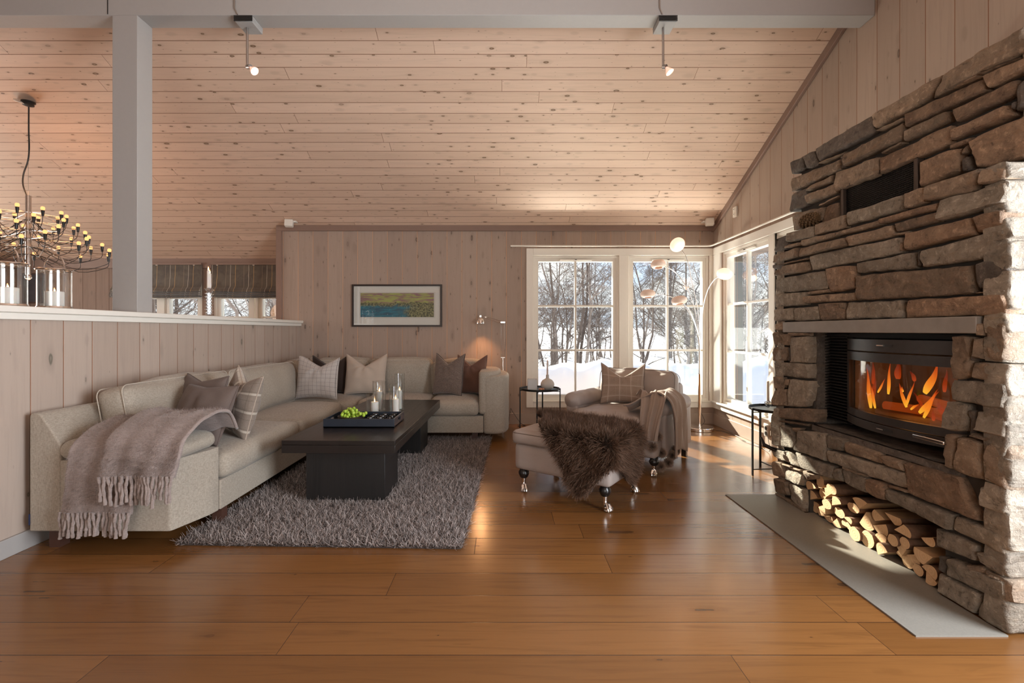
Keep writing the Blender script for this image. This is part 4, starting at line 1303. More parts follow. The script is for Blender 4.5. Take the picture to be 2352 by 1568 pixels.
# ------------------------------------------------------------------ materials
M['linen'] = fabric('sofa_linen', (0.42, 0.365, 0.30), (0.275, 0.235, 0.19), scale=420, sheen=0.15)
M['linen_seam'] = fabric('sofa_seam', (0.52, 0.45, 0.37), scale=420)
M['taupe'] = fabric('taupe_velvet', (0.155, 0.115, 0.10), (0.12, 0.09, 0.078), scale=1400, sheen=0.12, bump=0.15)
M['plaid1'] = fabric('plaid_wool', (0.25, 0.20, 0.165), (0.19, 0.15, 0.12), scale=600, stripes=[(0.13, 0.0075, (0.50, 0.44, 0.37), 0.75), (0.13 / 2, 0.002, (0.10, 0.08, 0.06), 0.4)])
M['check'] = fabric('check_linen', (0.50, 0.45, 0.42), (0.42, 0.37, 0.34), scale=700, stripes=[(0.048, 0.0009, (0.04, 0.035, 0.04), 0.85)])
M['darkbrown'] = fabric('dark_velvet', (0.045, 0.028, 0.022), (0.03, 0.02, 0.016), scale=1200, sheen=0.3, bump=0.1)
M['cream'] = fabric('cream_velvet', (0.47, 0.385, 0.315), (0.40, 0.32, 0.26), scale=1400, sheen=0.3, bump=0.12)
M['herring'] = fabric('grey_brown_tweed', (0.20, 0.15, 0.125), (0.10, 0.072, 0.06), scale=330, bump=0.7)
M['rustv'] = fabric('brown_velvet', (0.16, 0.085, 0.06), (0.11, 0.055, 0.04), scale=1400, sheen=0.2, bump=0.12)
M['plaid2'] = fabric('plaid_flannel', (0.37, 0.28, 0.225), (0.29, 0.215, 0.17), scale=600, stripes=[(0.115, 0.0055, (0.50, 0.41, 0.35), 0.7), (0.115 / 2, 0.002, (0.42, 0.34, 0.28), 0.4)])
M['wengue'] = boards('wenge_veneer', (0.014, 0.010, 0.009), (0.009, 0.007, 0.006), (0, 1), 3.0, knots=0.0, rough=0.3, spec=0.4, coat=0.12, grain=0.1, gw=0.0001, groove=(0.01, 0.01, 0.01))
M['wengev'] = boards('wenge_legs', (0.016, 0.013, 0.012), (0.009, 0.008, 0.008), (0, 2), 3.0, knots=0.0, rough=0.45, spec=0.4, grain=0.2, gw=0.0001, groove=(0.01, 0.01, 0.01))
M['darkfoot'] = plain('dark_wood_foot', (0.07, 0.03, 0.02), 0.5)

# ------------------------------------------------------------------ corner sofa
sofa = empty('corner_sofa', (-1.7, 4.6, 0), 0, 'long beige linen corner sofa along the half wall and back wall', 'sofa')
SX0, SXF = -2.60, -1.745
# arm at the near end, rounded front corner
def rounded_poly(pts, r, n=5):
    out = []
    k = len(pts)
    for i in range(k):
        p = Vector(pts[i]); a = Vector(pts[i - 1]); b = Vector(pts[(i + 1) % k])
        rr = r[i] if isinstance(r, (list, tuple)) else r
        da = (a - p); db = (b - p)
        rr = min(rr, da.length * 0.45, db.length * 0.45)
        if rr < 1e-4: out.append(tuple(p)); continue
        p0 = p + da.normalized() * rr; p1 = p + db.normalized() * rr
        for j in range(n + 1):
            t = j / n
            q = p0 * (1 - t) ** 2 + p * 2 * t * (1 - t) + p1 * t * t
            out.append(tuple(q))
    return out
arm = MB().prism(rounded_poly([(-2.432, 2.571), (-1.83, 2.571), (-1.758, 2.80), (-1.75, 2.885), (-2.432, 2.885)], [0.005, .018, 0.02, 0.02, 0.01]), 0.105, 0.492)
arm.build('arm', M['linen'], sofa, bevel=0.02, bseg=4)
bf = MB().prism(rounded_poly([(SX0, 0.105), (SX0, 0.752), (-2.545, 0.752), (-2.43, 0.58), (-2.43, 0.105)], [0.01, 0.03, 0.03, 0.03, 0]), 2.57, 5.96, 'Y')
bf.build('back_frame', M['linen'], sofa, bevel=0.012, bseg=3)
MB().prism(rounded_poly([(5.96, 0.105), (5.96, 0.745), (5.88, 0.745), (5.80, 0.58), (5.80, 0.105)], [0.01, 0.03, 0.03, 0.03, 0]), SX0, -0.2, 'X').build('back_frame', M['linen'], sofa, bevel=0.012, bseg=3)
MB().prism(rounded_poly([(-2.44, 2.885), (SXF, 2.885), (SXF, 5.055), (-0.235, 5.055), (-0.235, 5.81), (-2.44, 5.81)], 0.01), 0.105, 0.285).build('base', M['linen'], sofa, bevel=0.012, bseg=3)
s_ = MB(); softbox(s_, (-2.105, 2.725, 0.545), (0.335, 0.175, 0.053), 0.05, bulge=(0.01, 0.0, 0.016), wr=0.006, seed=2)
ac = s_.build('arm_cushion', M['linen'], sofa, angle=80)
# curved arm at the far right end
oa = [(-0.235, 5.05), (-0.085, 5.045), (0.0, 5.10), (0.040, 5.25), (0.045, 5.50), (0.0, 5.76), (-0.12, 5.93), (-0.235, 5.96)]
MB().prism(rounded_poly(oa, 0.05, 4), 0.09, 0.72).build('arm', M['linen'], sofa, bevel=0.03, bseg=4)
ia = [(-0.285, 5.055), (-0.18, 5.052), (-0.10, 5.12), (-0.055, 5.28), (-0.05, 5.55), (-0.10, 5.78), (-0.285, 5.82)]
MB().prism(rounded_poly(ia, 0.05, 4), 0.30, 0.765).build('arm_cushion', M['linen'], sofa, bevel=0.03, bseg=4)
# seat cushions
for k, (x0, x1, y0, y1) in enumerate(((-2.36, -1.715, 2.895, 3.945), (-2.36, -1.715, 3.955, 4.985), (-2.36, -1.60, 4.995, 5.80), (-1.59, -0.835, 5.03, 5.80), (-0.825, -0.29, 5.025, 5.80))):
    mb = MB(); softbox(mb, ((x0 + x1) / 2, (y0 + y1) / 2, 0.368), ((x1 - x0) / 2, (y1 - y0) / 2, 0.083), 0.05, n=(16, 16, 6), bulge=(0.012, 0.012, 0.030), wr=0.010, seed=k * 3 + 1, wf=5)
    mb.build('seat_cushion', M['linen'], sofa, angle=80)
# back cushions; local x width, y thickness, z height
def back_cushion(cx, cy, rz, w, h=0.42, t=0.21, z=0.43, tilt=11, seed=0, lean=0):
    Mx = TR((cx, cy, z), tilt * -1, lean, rz)
    mb = MB(); softbox(mb, (0, 0, h / 2), (w / 2, t / 2, h / 2), 0.055, Mx, n=(18, 8, 14), bulge=(0.014, 0.045, 0.028), wr=0.018, seed=seed, wf=6)
    o = mb.build('back_cushion', M['linen'], sofa, angle=80)
    for s in (-1, 1):
        MB().tube(loop_pts((0, s * (t / 2 - 0.022), h / 2), (w / 2 + 0.001, 0, h / 2 + 0.002), 0.05, 1, Mx), 0.0032, 5, closed=True).build('piping', M['linen_seam'], o)
# rz=90: width along Y, thickness along X; tilt leans the top towards the wall
def bc_left(y0, y1, seed, h=0.42, tilt=-11, x=-2.335): back_cushion(x, (y0 + y1) / 2, 90, y1 - y0, h, 0.20, 0.445, -tilt * 1, seed) if False else back_cushion(x, (y0 + y1) / 2, -90, y1 - y0, h, 0.20, 0.445, -11, seed)
bc_left(2.86, 3.95, 1, 0.415)
bc_left(3.965, 5.20, 2, 0.41)
back_cushion(-2.33, 5.48, -90, 0.50, 0.42, 0.20, 0.445, -11, 3)
back_cushion(-1.93, 5.70, 0, 0.62, 0.42, 0.19, 0.445, -9, 4)
back_cushion(-1.245, 5.70, 0, 0.74, 0.425, 0.19, 0.445, -9, 5)
back_cushion(-0.555, 5.70, 0, 0.62, 0.40, 0.19, 0.445, -9, 6)
for (x, y) in ((-1.79, 2.95), (-2.5, 2.64), (-0.33, 5.16), (-0.36, 5.85), (-2.5, 5.85), (-1.82, 5.2)):
    MB().prism([(x - .03, y - .03), (x + .03, y - .03), (x + .03, y + .03), (x - .03, y + .03)], 0.0 if x < -1.95 or y < 2.0 or x > -0.3 else 0.012, 0.115).build('leg', M['darkfoot'], sofa)
MB().box(SX0 - 0.001, SX0 + 0.004, 2.566, 2.571, 0.14, 0.20).build('fabric_tag', plain('blue_tag', (0.02, 0.03, 0.08), 0.6), sofa)

# scatter cushions on the sofa
SG = 'scatter cushions on the corner sofa'
pillow('cushion', 'taupe velvet cushion behind the other one at the near end of the sofa', M['taupe'], TR((-2.18, 3.23, 0.47), -18, 0, -28), 0.50, 0.44, 0.16, 0.10, 3, SG)
pillow('cushion', 'front taupe velvet cushion leaning by the throw on the sofa arm', M['taupe'], TR((-2.04, 3.05, 0.47), -24, 0, -20), 0.46, 0.40, 0.17, 0.06, 5, SG, ears=0.04)
pillow('cushion', 'brown and cream plaid wool cushion at the near end of the sofa', M['plaid1'], TR((-1.93, 3.33, 0.47), -12, 8, -38), 0.42, 0.46, 0.17, 0.20, 7, SG, pipe=M['cream'])
pillow('cushion', 'white cushion with thin dark windowpane check in the sofa corner', M['check'], TR((-2.02, 5.02, 0.475), -10, 0, -6), 0.47, 0.46, 0.17, 0.24, 9, SG, skew=0.15)
pillow('cushion', 'dark brown velvet cushion behind the checked one in the sofa corner', M['darkbrown'], TR((-2.03, 5.42, 0.475), -10, 0, 4), 0.42, 0.45, 0.16, 0.26, 11, SG, ears=0.1)
pillow('cushion', 'plain cream velvet cushion against the back wall side of the sofa', M['cream'], TR((-1.60, 5.36, 0.475), -12, 0, 2), 0.47, 0.47, 0.18, 0.30, 13, SG)
pillow('cushion', 'grey brown tweed cushion left of the rust brown one on the sofa', M['herring'], TR((-0.66, 5.33, 0.47), -10, 0, -24), 0.38, 0.48, 0.17, 0.24, 15, SG, pipe=M['darkbrown'])
pillow('cushion', 'rust brown velvet cushion in the curved right end of the sofa', M['rustv'], TR((-0.40, 5.42, 0.47), -10, 0, -14), 0.36, 0.46, 0.17, 0.26, 17, SG)

# ------------------------------------------------------------------ rug
rrng = np.random.default_rng(4)
RUGA = R(-1.75)
rug = empty('shag_rug', (-1.002, 3.945, 0.0), RUGA, 'rectangular grey brown shag rug under the black coffee table', 'rug')
RWd, RLd = 1.63, 2.69
mb = MB().prism(rounded_poly([(-RWd / 2 + .01, -RLd / 2 + .01), (RWd / 2 - .01, -RLd / 2 + .01), (RWd / 2 - .01, RLd / 2 - .01), (-RWd / 2 + .01, RLd / 2 - .01)], 0.02), 0.001, 0.008, M=wm(rug))
M['rugbase'] = plain('rug_backing', (0.05, 0.04, 0.036), 0.95)
mb.build('backing', M['rugbase'], rug)
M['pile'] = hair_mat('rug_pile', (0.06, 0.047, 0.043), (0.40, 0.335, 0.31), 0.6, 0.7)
N = 150000
b = np.zeros((N, 3)); b[:, 0] = rrng.uniform(-RWd / 2 + .006, RWd / 2 - .006, N); b[:, 1] = rrng.uniform(-RLd / 2 + .004, RLd / 2 - .004, N); b[:, 2] = 0.006
# drop pile that stands under the table legs
def clump(x, y, f):
    return np.sin(x * f + 3 * np.sin(y * f * 0.7)) * np.cos(y * f * 1.1 + 2 * np.sin(x * f * 0.6))
d = np.stack([0.55 * clump(b[:, 0], b[:, 1], 75) + rrng.normal(0, .45, N), 0.55 * clump(b[:, 1] + 4, b[:, 0], 68) + rrng.normal(0, .45, N), np.ones(N) * 0.65], 1)
d /= np.linalg.norm(d, axis=1)[:, None]
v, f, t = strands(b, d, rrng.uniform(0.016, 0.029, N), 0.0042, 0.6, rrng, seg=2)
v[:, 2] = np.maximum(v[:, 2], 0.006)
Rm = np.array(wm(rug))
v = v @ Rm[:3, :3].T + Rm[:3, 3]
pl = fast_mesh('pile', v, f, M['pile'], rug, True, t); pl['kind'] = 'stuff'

# ------------------------------------------------------------------ coffee table
TA = R(-1.2)
table = empty('coffee_table', (-1.09, 4.06, 0.03), TA, 'low black wooden coffee table with thick top on two slab legs', 'coffee table')
Mt = wm(table)
MB().box(-0.38, 0.38, -0.935, 0.935, 0.357, 0.410, M=Mt).box(-0.378, 0.378, -0.933, 0.933, 0.410, 0.413, M=Mt).box(-0.38, 0.38, -0.935, 0.935, 0.413, 0.441, M=Mt).build('tabletop', M['wengue'], table, bevel=0.0012, merge=False)
for y0 in (-0.80, 0.44):
    MB().box(-0.275, 0.275, y0, y0 + 0.36, 0.0, 0.357, M=Mt).build('leg', M['wengev'], table, bevel=0.002)
TZ = 0.471
# tray
M['trayblk'] = plain('black_lacquer', (0.018, 0.022, 0.032), 0.32, var=0.2, scale=20)  # blue tint in the colour stands in for reflected daylight
tx0, tx1, ty0, ty1 = -1.371, -0.835, 3.545, 3.885
tray = empty('serving_tray', ((tx0 + tx1) / 2, (ty0 + ty1) / 2, TZ), 0, 'black rectangular tray with handle holes on the coffee table', 'tray')
MB().box(tx0, tx1, ty0, ty1, TZ + 0.001, TZ + 0.010).build('base', M['trayblk'], tray, bevel=0.001)
for (a, b_, c, d_) in ((tx0, tx1, ty0, ty0 + 0.010), (tx0, tx1, ty1 - 0.010, ty1)):
    MB().box(a, b_, c, d_, TZ + 0.001, TZ + 0.066).build('side', M['trayblk'], tray, bevel=0.001)
for xx in (tx0, tx1 - 0.010):
    ym = (ty0 + ty1) / 2
    MB().box(xx, xx + .01, ty0 + .01, ym - .045, TZ + .001, TZ + .066).box(xx, xx + .01, ym + .045, ty1 - .01, TZ + .001, TZ + .066).box(xx, xx + .01, ym - .045, ym + .045, TZ + .001, TZ + .028).box(xx, xx + .01, ym - .045, ym + .045, TZ + .05, TZ + .066).build('handle_end', M['trayblk'], tray, merge=False)
# bowl of grapes
bc = Vector((-1.215, 3.715, TZ + 0.0105))
M['bowl'] = plain('dark_wood_bowl', (0.035, 0.022, 0.018), 0.4, var=0.3, scale=30)
bowl = MB().lathe([(0.05, 0.0), (0.088, 0.004), (0.100, 0.03), (0.102, 0.052), (0.096, 0.052), (0.092, 0.03), (0.08, 0.012), (0.0, 0.010)], bc, 36).build('fruit_bowl', M['bowl'], origin='base')
tag(bowl, 'shallow dark wooden bowl holding green grapes on the tray', 'bowl')
gr = empty('grape_bunch', bc + Vector((0, 0, 0.012)), 0, 'bunch of green grapes heaped in the dark bowl on the tray', 'grapes')
M['grape'] = plain('green_grape', (0.36, 0.52, 0.055), 0.25, var=0.25, scale=40, sss=0.35, coat=0.2)
g0_ = MB().sphere((0, 0, 0), 0.0125, 14, 10, (1, 1, 1.08)).build('grape', M['grape'], gr, local=True)
grr = random.Random(8); pts_ = []
tries = 0
while len(pts_) < 58 and tries < 9000:
    tries += 1
    a = grr.uniform(0, 6.28); r = grr.uniform(0, 0.088) ; hmax = 0.100 - 0.055 * (r / 0.088) ** 2
    z = grr.uniform(0.013, hmax)
    if z < 0.05 and r > 0.068: continue
    p = Vector((math.cos(a) * r, math.sin(a) * r, z))
    if all((p - q).length > 0.0205 for q in pts_): pts_.append(p)
for p in ((0.098, -0.01, 0.055), (0.108, -0.03, 0.048), (0.085, -0.045, 0.062), (0.112, 0.012, 0.058)): pts_.append(Vector(p))
for i, p in enumerate(pts_):
    o = g0_ if i == 0 else g0_.copy()
    if i: COL.objects.link(o); o.parent = gr
    o.location = p - Vector((0, 0, 0.002))
MB().tube([bc + Vector((0, 0, 0.03)), bc + Vector((0.02, 0, 0.08)), bc + Vector((0.035, -.01, 0.117))], 0.002, 6).build('stem', plain('grape_stem', (0.20, 0.22, 0.05), 0.7), gr)
# small black candle cubes on the tray
M['cube'] = plain('black_gloss', (0.012, 0.011, 0.012), 0.15, coat=0.5)
M['wax'] = plain('white_wax', (0.82, 0.76, 0.70), 0.5, var=0.02, sss=0.3)
c0 = empty('candle_block', (0, 0, 0))
MB().box(-0.026, 0.026, -0.026, 0.026, 0, 0.034).build('block', M['cube'], c0, local=True, bevel=0.003)
MB().lathe([(0.019, 0.034), (0.023, 0.040), (0.022, 0.046), (0.017, 0.047), (0.012, 0.040), (0, 0.038)], (0, 0, 0), 20).build('cup', M['cube'], c0, local=True)
cn = 0
for j in range(4):
    for i in range(3):
        x = -1.055 + i * 0.078; y = 3.60 + j * 0.077
        o = c0 if cn == 0 else copy_tree(c0)
        cn += 1
        o.location = (x, y, TZ + 0.0105)
        tag(o, 'small glossy black candle block, %s from the left in the %s row on the tray' % (['first', 'second', 'third'][i], ['front', 'second', 'third', 'rear'][j]), 'candle holder', 'black candle blocks on the tray')
# hurricane glasses with candles
M['thin'] = glass_pane('clear_glass', (0.975, 0.985, 0.985), 0.14)
def candle_flame(root, p, s=1.0):
    MB().tube([p, p + Vector((0, 0, 0.008 * s))], 0.0009, 5).build('wick', M['black_plastic'], root)
    flame('flame', p + Vector((0, 0, 0.004 * s)), p + Vector((0, 0, 0.036 * s)), 0.0055 * s, M['cflame'], root, 0, 10, 1.0)
def cf():
    m, n, b, out = new_mat('candle_flame'); n.nodes.remove(b); T = NT(n)
    at = T.node('ShaderNodeAttribute', attribute_name='tip')
    em = T.node('ShaderNodeEmission'); em.inputs[1].default_value = 5.0
    T.L(T.mix(at.outputs['Fac'], (1.0, 0.72, 0.35), (1.0, 0.30, 0.07)), em.inputs[0]); T.L(em.outputs[0], out.inputs[0])
    return m
M['cflame'] = cf()
def hurricane(x, y, r, h, ch, cr, lab, base=TZ, grp='hurricane glasses on the coffee table'):
    g = MB().lathe([(r * 0.96, 0.0), (r, 0.004), (r, h), (r - 0.003, h), (r - 0.003, 0.012), (0.0, 0.012)], (x, y, base + 0.001), 40).build('hurricane_glass', M['thin'], origin='base')
    tag(g, lab, 'candle glass', grp)
    c = empty('pillar_candle', (x, y, base + 0.0135), 0, 'lit white pillar candle inside the ' + lab.split(' on ')[0].split(' standing')[0], 'candle', 'lit pillar candles')
    MB().lathe([(cr, 0), (cr, ch - 0.004), (cr - 0.004, ch), (cr - 0.012, ch - 0.003), (0, ch - 0.006)], (x, y, base + 0.0135), 28).build('wax', M['wax'], c)
    candle_flame(c, Vector((x, y, base + ch + 0.008)))
hurricane(-1.137, 4.10, 0.072, 0.195, 0.100, 0.034, 'wide short hurricane glass on the coffee table, front left of four')
hurricane(-1.155, 4.32, 0.060, 0.270, 0.165, 0.028, 'mid-height hurricane glass on the coffee table, rear left of four')
hurricane(-0.965, 4.15, 0.057, 0.258, 0.118, 0.030, 'narrow hurricane glass on the coffee table, front right of four')
hurricane(-0.975, 4.35, 0.045, 0.335, 0.170, 0.024, 'tallest slim hurricane glass on the coffee table, rear right of four')

# ------------------------------------------------------------------ painting
def art():
    m, n, b, out = new_mat('landscape_print'); T = NT(n)
    tc = T.node('ShaderNodeTexCoord'); sp = T.node('ShaderNodeSeparateXYZ'); T.L(tc.outputs['Object'], sp.inputs[0])
    x, z = sp.outputs[0], sp.outputs[2]       # x -0.46..0.46, z 0..0.30
    v = tc.outputs['Object']
    nA = T.noise(v, 9, 5, 0.6, 0.8); nB = T.noise(T.comb(T.math('MULTIPLY', x, 6), 0.0, T.math('MULTIPLY', z, 40)), 1.0, 5, 0.65, 0.6)
    nC = T.noise(v, 45, 4, 0.7)
    zz = T.math('ADD', z, T.math('MULTIPLY', T.math('SUBTRACT', nA, 0.5), 0.10))
    sky = T.mix(T.smooth(nB, 0.42, 0.6), (0.42, 0.44, 0.12), (0.30, 0.15, 0.17))
    hill = T.mix(T.smooth(nC, 0.4, 0.6), (0.05, 0.06, 0.03), (0.32, 0.30, 0.14))
    water = T.mix(T.smooth(nB, 0.35, 0.62), (0.01, 0.22, 0.30), (0.02, 0.10, 0.16))
    xr = T.math('ADD', x, T.math('MULTIPLY', T.math('SUBTRACT', nA, 0.5), 0.5))
    water = T.mix(T.smooth(xr, 0.0, 0.25), water, hill)
    c = T.mix(T.smooth(zz, 0.12, 0.165), water, hill)
    c = T.mix(T.smooth(zz, 0.175, 0.195), c, sky)
    c = T.mix(T.math('MULTIPLY', T.smooth(nC, 0.64, 0.70), T.math('SUBTRACT', 1.0, T.smooth(zz, 0.13, 0.18))), c, (0.55, 0.60, 0.50))
    c = T.mix(T.math('MULTIPLY', T.smooth(nC, 0.60, 0.66), T.math('SUBTRACT', 1.0, T.smooth(T.math('ABSOLUTE', T.math('SUBTRACT', zz, 0.17)), 0.0, 0.03))), c, (0.03, 0.02, 0.01))
    T.L(c, b.inputs['Base Color']); b.inputs['Roughness'].default_value = 0.6
    return m
px0, px1, pz0, pz1 = -1.972, -0.812, 1.256, 1.800
pic = empty('framed_picture', ((px0 + px1) / 2, YB - 0.02, pz0), 0, 'wide framed landscape print with white mount on the board wall above the sofa', 'picture')
fw = 0.022
mb = MB()
for (a, b_, c, d_) in ((px0, px1, pz0, pz0 + fw), (px0, px1, pz1 - fw, pz1), (px0, px0 + fw, pz0 + fw, pz1 - fw), (px1 - fw, px1, pz0 + fw, pz1 - fw)):
    mb.box(a, b_, YB - 0.035, YB - 0.001, c, d_)
mb.build('frame', plain('dark_frame', (0.03, 0.018, 0.014), 0.4), pic, smooth=False, merge=False)
MB().box(px0 + fw, px1 - fw, YB - 0.014, YB - 0.004, pz0 + fw, pz1 - fw).build('mount', plain('white_mount', (0.80, 0.76, 0.70), 0.7, var=0.01), pic)
a0_ = P(829, 728, YB); a1_ = P(997, 673, YB)
MB().box(a0_.x - .018, a1_.x + .018, YB - 0.0155, YB - 0.013, a0_.z - .015, a1_.z + .015).build('mount_bevel', plain('mount_inner', (0.70, 0.66, 0.60), 0.7), pic)
o = MB().box(-(a1_.x - a0_.x) / 2, (a1_.x - a0_.x) / 2, -0.002, 0.0, 0, a1_.z - a0_.z).build('print', art(), pic, local=True)
o.location = ((a0_.x + a1_.x) / 2 - (px0 + px1) / 2, YB - 0.0155 - (YB - 0.02), a0_.z - pz0)
MB().box(px0 + fw, px1 - fw, YB - 0.022, YB - 0.020, pz0 + fw, pz1 - fw).build('glass', M['thin'], pic, smooth=False)
# ================================================================== ottoman and armchair
M['leather'] = plain('taupe_nubuck', (0.36, 0.30, 0.27), 0.55, var=0.14, scale=7, bump=0.25, bscale=60, sheen=0.05)
M['leather_seam'] = plain('leather_seam', (0.16, 0.12, 0.10), 0.6)
M['fur'] = hair_mat('brown_fur', (0.012, 0.007, 0.005), (0.17, 0.098, 0.064), 0.5, 0.4)
M['skin'] = plain('fur_hide', (0.03, 0.018, 0.012), 0.9)
M['blackwood'] = plain('black_turned_wood', (0.012, 0.010, 0.010), 0.3, coat=0.3)

def caster_leg(root, x, y, h, Mx, ang):
    """turned black leg ending in a polished claw caster, local x,y"""
    mb = MB().lathe([(0.020, h * 0.55), (0.030, h * 0.60), (0.040, h * 0.74), (0.040, h * 0.82), (0.030, h * 0.92), (0.034, h * 0.95), (0.034, h + 0.01)], (x, y, 0), 20, M=None)
    mb.v = [tuple(Mx @ Vector(v)) for v in mb.v]
    lg = mb.build('leg', M['blackwood'], root)
    d = Vector((math.cos(ang), math.sin(ang), 0))
    c = MB().lathe([(0.012, h * 0.20), (0.014, h * 0.35), (0.017, h * 0.56), (0.020, h * 0.57)], (x, y, 0), 16)
    b = Vector((x, y, 0)) + d * 0.020
    c.sphere(b + Vector((0, 0, 0.026)), 0.022, 12, 8, (1.15, 1.15, 0.85))
    for k in (-1, 0, 1):
        s = Vector((-d.y, d.x, 0)) * 0.012 * k
        c.tube([Vector((x, y, h * 0.30)), b + s + d * 0.012 + Vector((0, 0, 0.046)), b + s * 1.5 + d * 0.028 + Vector((0, 0, 0.026)), b + s * 1.4 + d * 0.034 + Vector((0, 0, 0.008))], [0.007, 0.008, 0.0075, 0.005], 8)
    c.lathe([(0.018, 0.001), (0.022, 0.005), (0.018, 0.012)], b, 16)
    c.v = [tuple(Mx @ Vector(v)) for v in c.v]
    c.build('caster', M['chrome'], lg, merge=False)

OA = math.atan2(-0.6, 0.8)
ott = empty('ottoman', (0.547, 3.538, 0), OA, 'taupe leather ottoman on black legs with chrome claw casters, under a brown sheepskin', 'ottoman')
Mo = wm(ott)
mb = MB(); softbox(mb, (0, 0, 0.262), (0.385, 0.285, 0.098), 0.03, Mo, bulge=(0.006, 0.006, 0), wr=0.003, seed=4)
mb.build('body', M['leather'], ott, angle=80)
mb = MB(); softbox(mb, (0, 0, 0.405), (0.405, 0.302, 0.055), 0.042, Mo, n=(18, 16, 6), bulge=(0.008, 0.008, 0.022), wr=0.006, seed=6, wf=5)
cu = mb.build('seat_cushion', M['leather'], ott, angle=80)
for z in (0.366, 0.440):
    MB().tube(loop_pts((0, 0, z), (0.403, 0.300, 0), 0.045, 2, Mo), 0.003, 5, closed=True).build('piping', M['leather_seam'], cu)
for (x, y) in ((-0.33, -0.235), (0.33, -0.235), (0.33, 0.235), (-0.33, 0.235)):
    caster_leg(ott, x, y, 0.172, Mo, -0.4 if x > 0 else -0.9)

def fold(a, b, A, B, top, r, lift=0.0):
    """lay the flat point (a,b) over a box edge at a=A (right) and b=-B (front)"""
    def arc(e):
        if e <= 0: return 0.0, 0.0
        th = e / r
        if th < math.pi / 2: return r * math.sin(th), r * (1 - math.cos(th))
        return r + 0.0, r + e - r * math.pi / 2
    ea, eb = a - (A - r), -b - (B - r)
    oa, da = arc(ea); ob, db = arc(eb)
    x = min(a, A - r) + oa; y = -(min(-b, B - r) + ob)
    z = top - math.hypot(da, db) if (da > 0 and db > 0) else top - max(da, db)
    nx = oa / r if ea > 0 else 0; ny = -ob / r if eb > 0 else 0
    if ea > 0 and eb > 0: x += 0.02; y -= 0.02
    nz = max(0.0, 1 - max(abs(nx), abs(ny)) ** 2)
    nrm = Vector((nx, ny, math.sqrt(nz) if nz > 0 else 0.0))
    if nrm.length < 1e-4: nrm = Vector((0, 0, 1))
    nrm.normalize()
    return Vector((x, y, z)) + nrm * lift, nrm

def in_poly(p, poly):
    c = False; n = len(poly); j = n - 1
    for i in range(n):
        xi, yi = poly[i]; xj, yj = poly[j]
        if (yi > p[1]) != (yj > p[1]) and p[0] < (xj - xi) * (p[1] - yi) / (yj - yi) + xi: c = not c
        j = i
    return c

skin_poly = [(-.45, .26), (-.30, .30), (-.1, .27), (.12, .28), (.33, .25), (.46, .18), (.58, .15), (.69, .06), (.73, -.04), (.67, -.13), (.58, -.22), (.53, -.33), (.47, -.42), (.39, -.46),
             (.33, -.55), (.26, -.65), (.16, -.68), (.08, -.60), (.03, -.48), (-.04, -.38), (-.13, -.29), (-.22, -.19), (-.27, -.07), (-.31, .03), (-.36, .10), (-.46, .16), (-.49, .22)]
sheep = empty('sheepskin', (0.547, 3.538, 0.46), OA, 'dark brown long-haired sheepskin draped over the leather ottoman', 'sheepskin')
mb = MB(); st = 0.02; vid = {}
def sk(i, j):
    if (i, j) not in vid:
        a, b = i * st, j * st
        p, nr = fold(a, b, 0.413, 0.310, 0.486, 0.05, 0.006 + 0.006 * mnoise.noise(Vector((a * 8, b * 8, 0))))
        vid[(i, j)] = len(mb.v); mb.v.append(tuple(Mo @ p))
    return vid[(i, j)]
for i in range(-28, 40):
    for j in range(-36, 18):
        if in_poly(((i + .5) * st, (j + .5) * st), skin_poly):
            mb.f.append((sk(i, j), sk(i + 1, j), sk(i + 1, j + 1), sk(i, j + 1))); mb.mi.append(0)
hide = mb.build('hide', M['skin'], sheep, sharp=False)
q = hide.modifiers.new('solid', 'SOLIDIFY'); q.thickness = 0.006; q.offset = -1
hr = np.random.default_rng(12)
bs = []; ds = []
Rot = Mo.to_3x3()
while len(bs) < 60000:
    a, b = hr.uniform(-.52, .75), hr.uniform(-.70, .33)
    if not in_poly((a, b), skin_poly): continue
    p, nr = fold(a, b, 0.413, 0.310, 0.486, 0.05, 0.008)
    # the wool parts in locks
    lk = Vector((math.sin(a * 31 + 2 * math.sin(b * 17)), math.cos(b * 27 + 2 * math.sin(a * 19)), 0)) * 0.5
    d = nr * 0.85 + Vector((0.25, -0.35, 0)) * (1 if nr.z > 0.5 else 0.2) + Vector((0, 0, -0.45)) * (1 - nr.z) + lk * 0.6
    bs.append(tuple(Mo @ p)); ds.append(tuple(Rot @ d))
bs = np.array(bs); ds = np.array(ds); ds += hr.normal(0, 0.16, ds.shape); ds /= np.linalg.norm(ds, axis=1)[:, None]
v, f, t = strands(bs, ds, hr.uniform(0.032, 0.058, len(bs)), 0.0030, 0.22, hr, 3)
fu = fast_mesh('fur', v, f, M['fur'], sheep, True, t); fu['kind'] = 'stuff'

# ------------------------------------------------------------------ armchair
CA = R(-38.5)
chair = empty('armchair', (1.154, 4.501, 0), CA, 'wide taupe leather armchair with rolled arms before the corner windows', 'armchair')
Mc = wm(chair)
def CB(c, h, r, name='x', **kw):
    mb = MB(); softbox(mb, c, h, r, Mc, **kw); return mb.build(name, M['leather'], chair, angle=80)
CB((0, -0.03, 0.235), (0.46, 0.42, 0.095), 0.03, 'base', wr=0.003)
CB((0, 0.40, 0.42), (0.40, 0.08, 0.28), 0.05, 'back_frame', wr=0.005, seed=3)
sc_ = CB((0, -0.10, 0.395), (0.345, 0.38, 0.075), 0.055, 'seat_cushion', n=(18, 18, 6), bulge=(0.005, 0.02, 0.03), wr=0.012, seed=8, wf=6)
MB().tube(loop_pts((0, -0.10, 0.345), (0.343, 0.378, 0), 0.05, 2, Mc), 0.003, 5, closed=True).build('piping', M['leather_seam'], sc_)
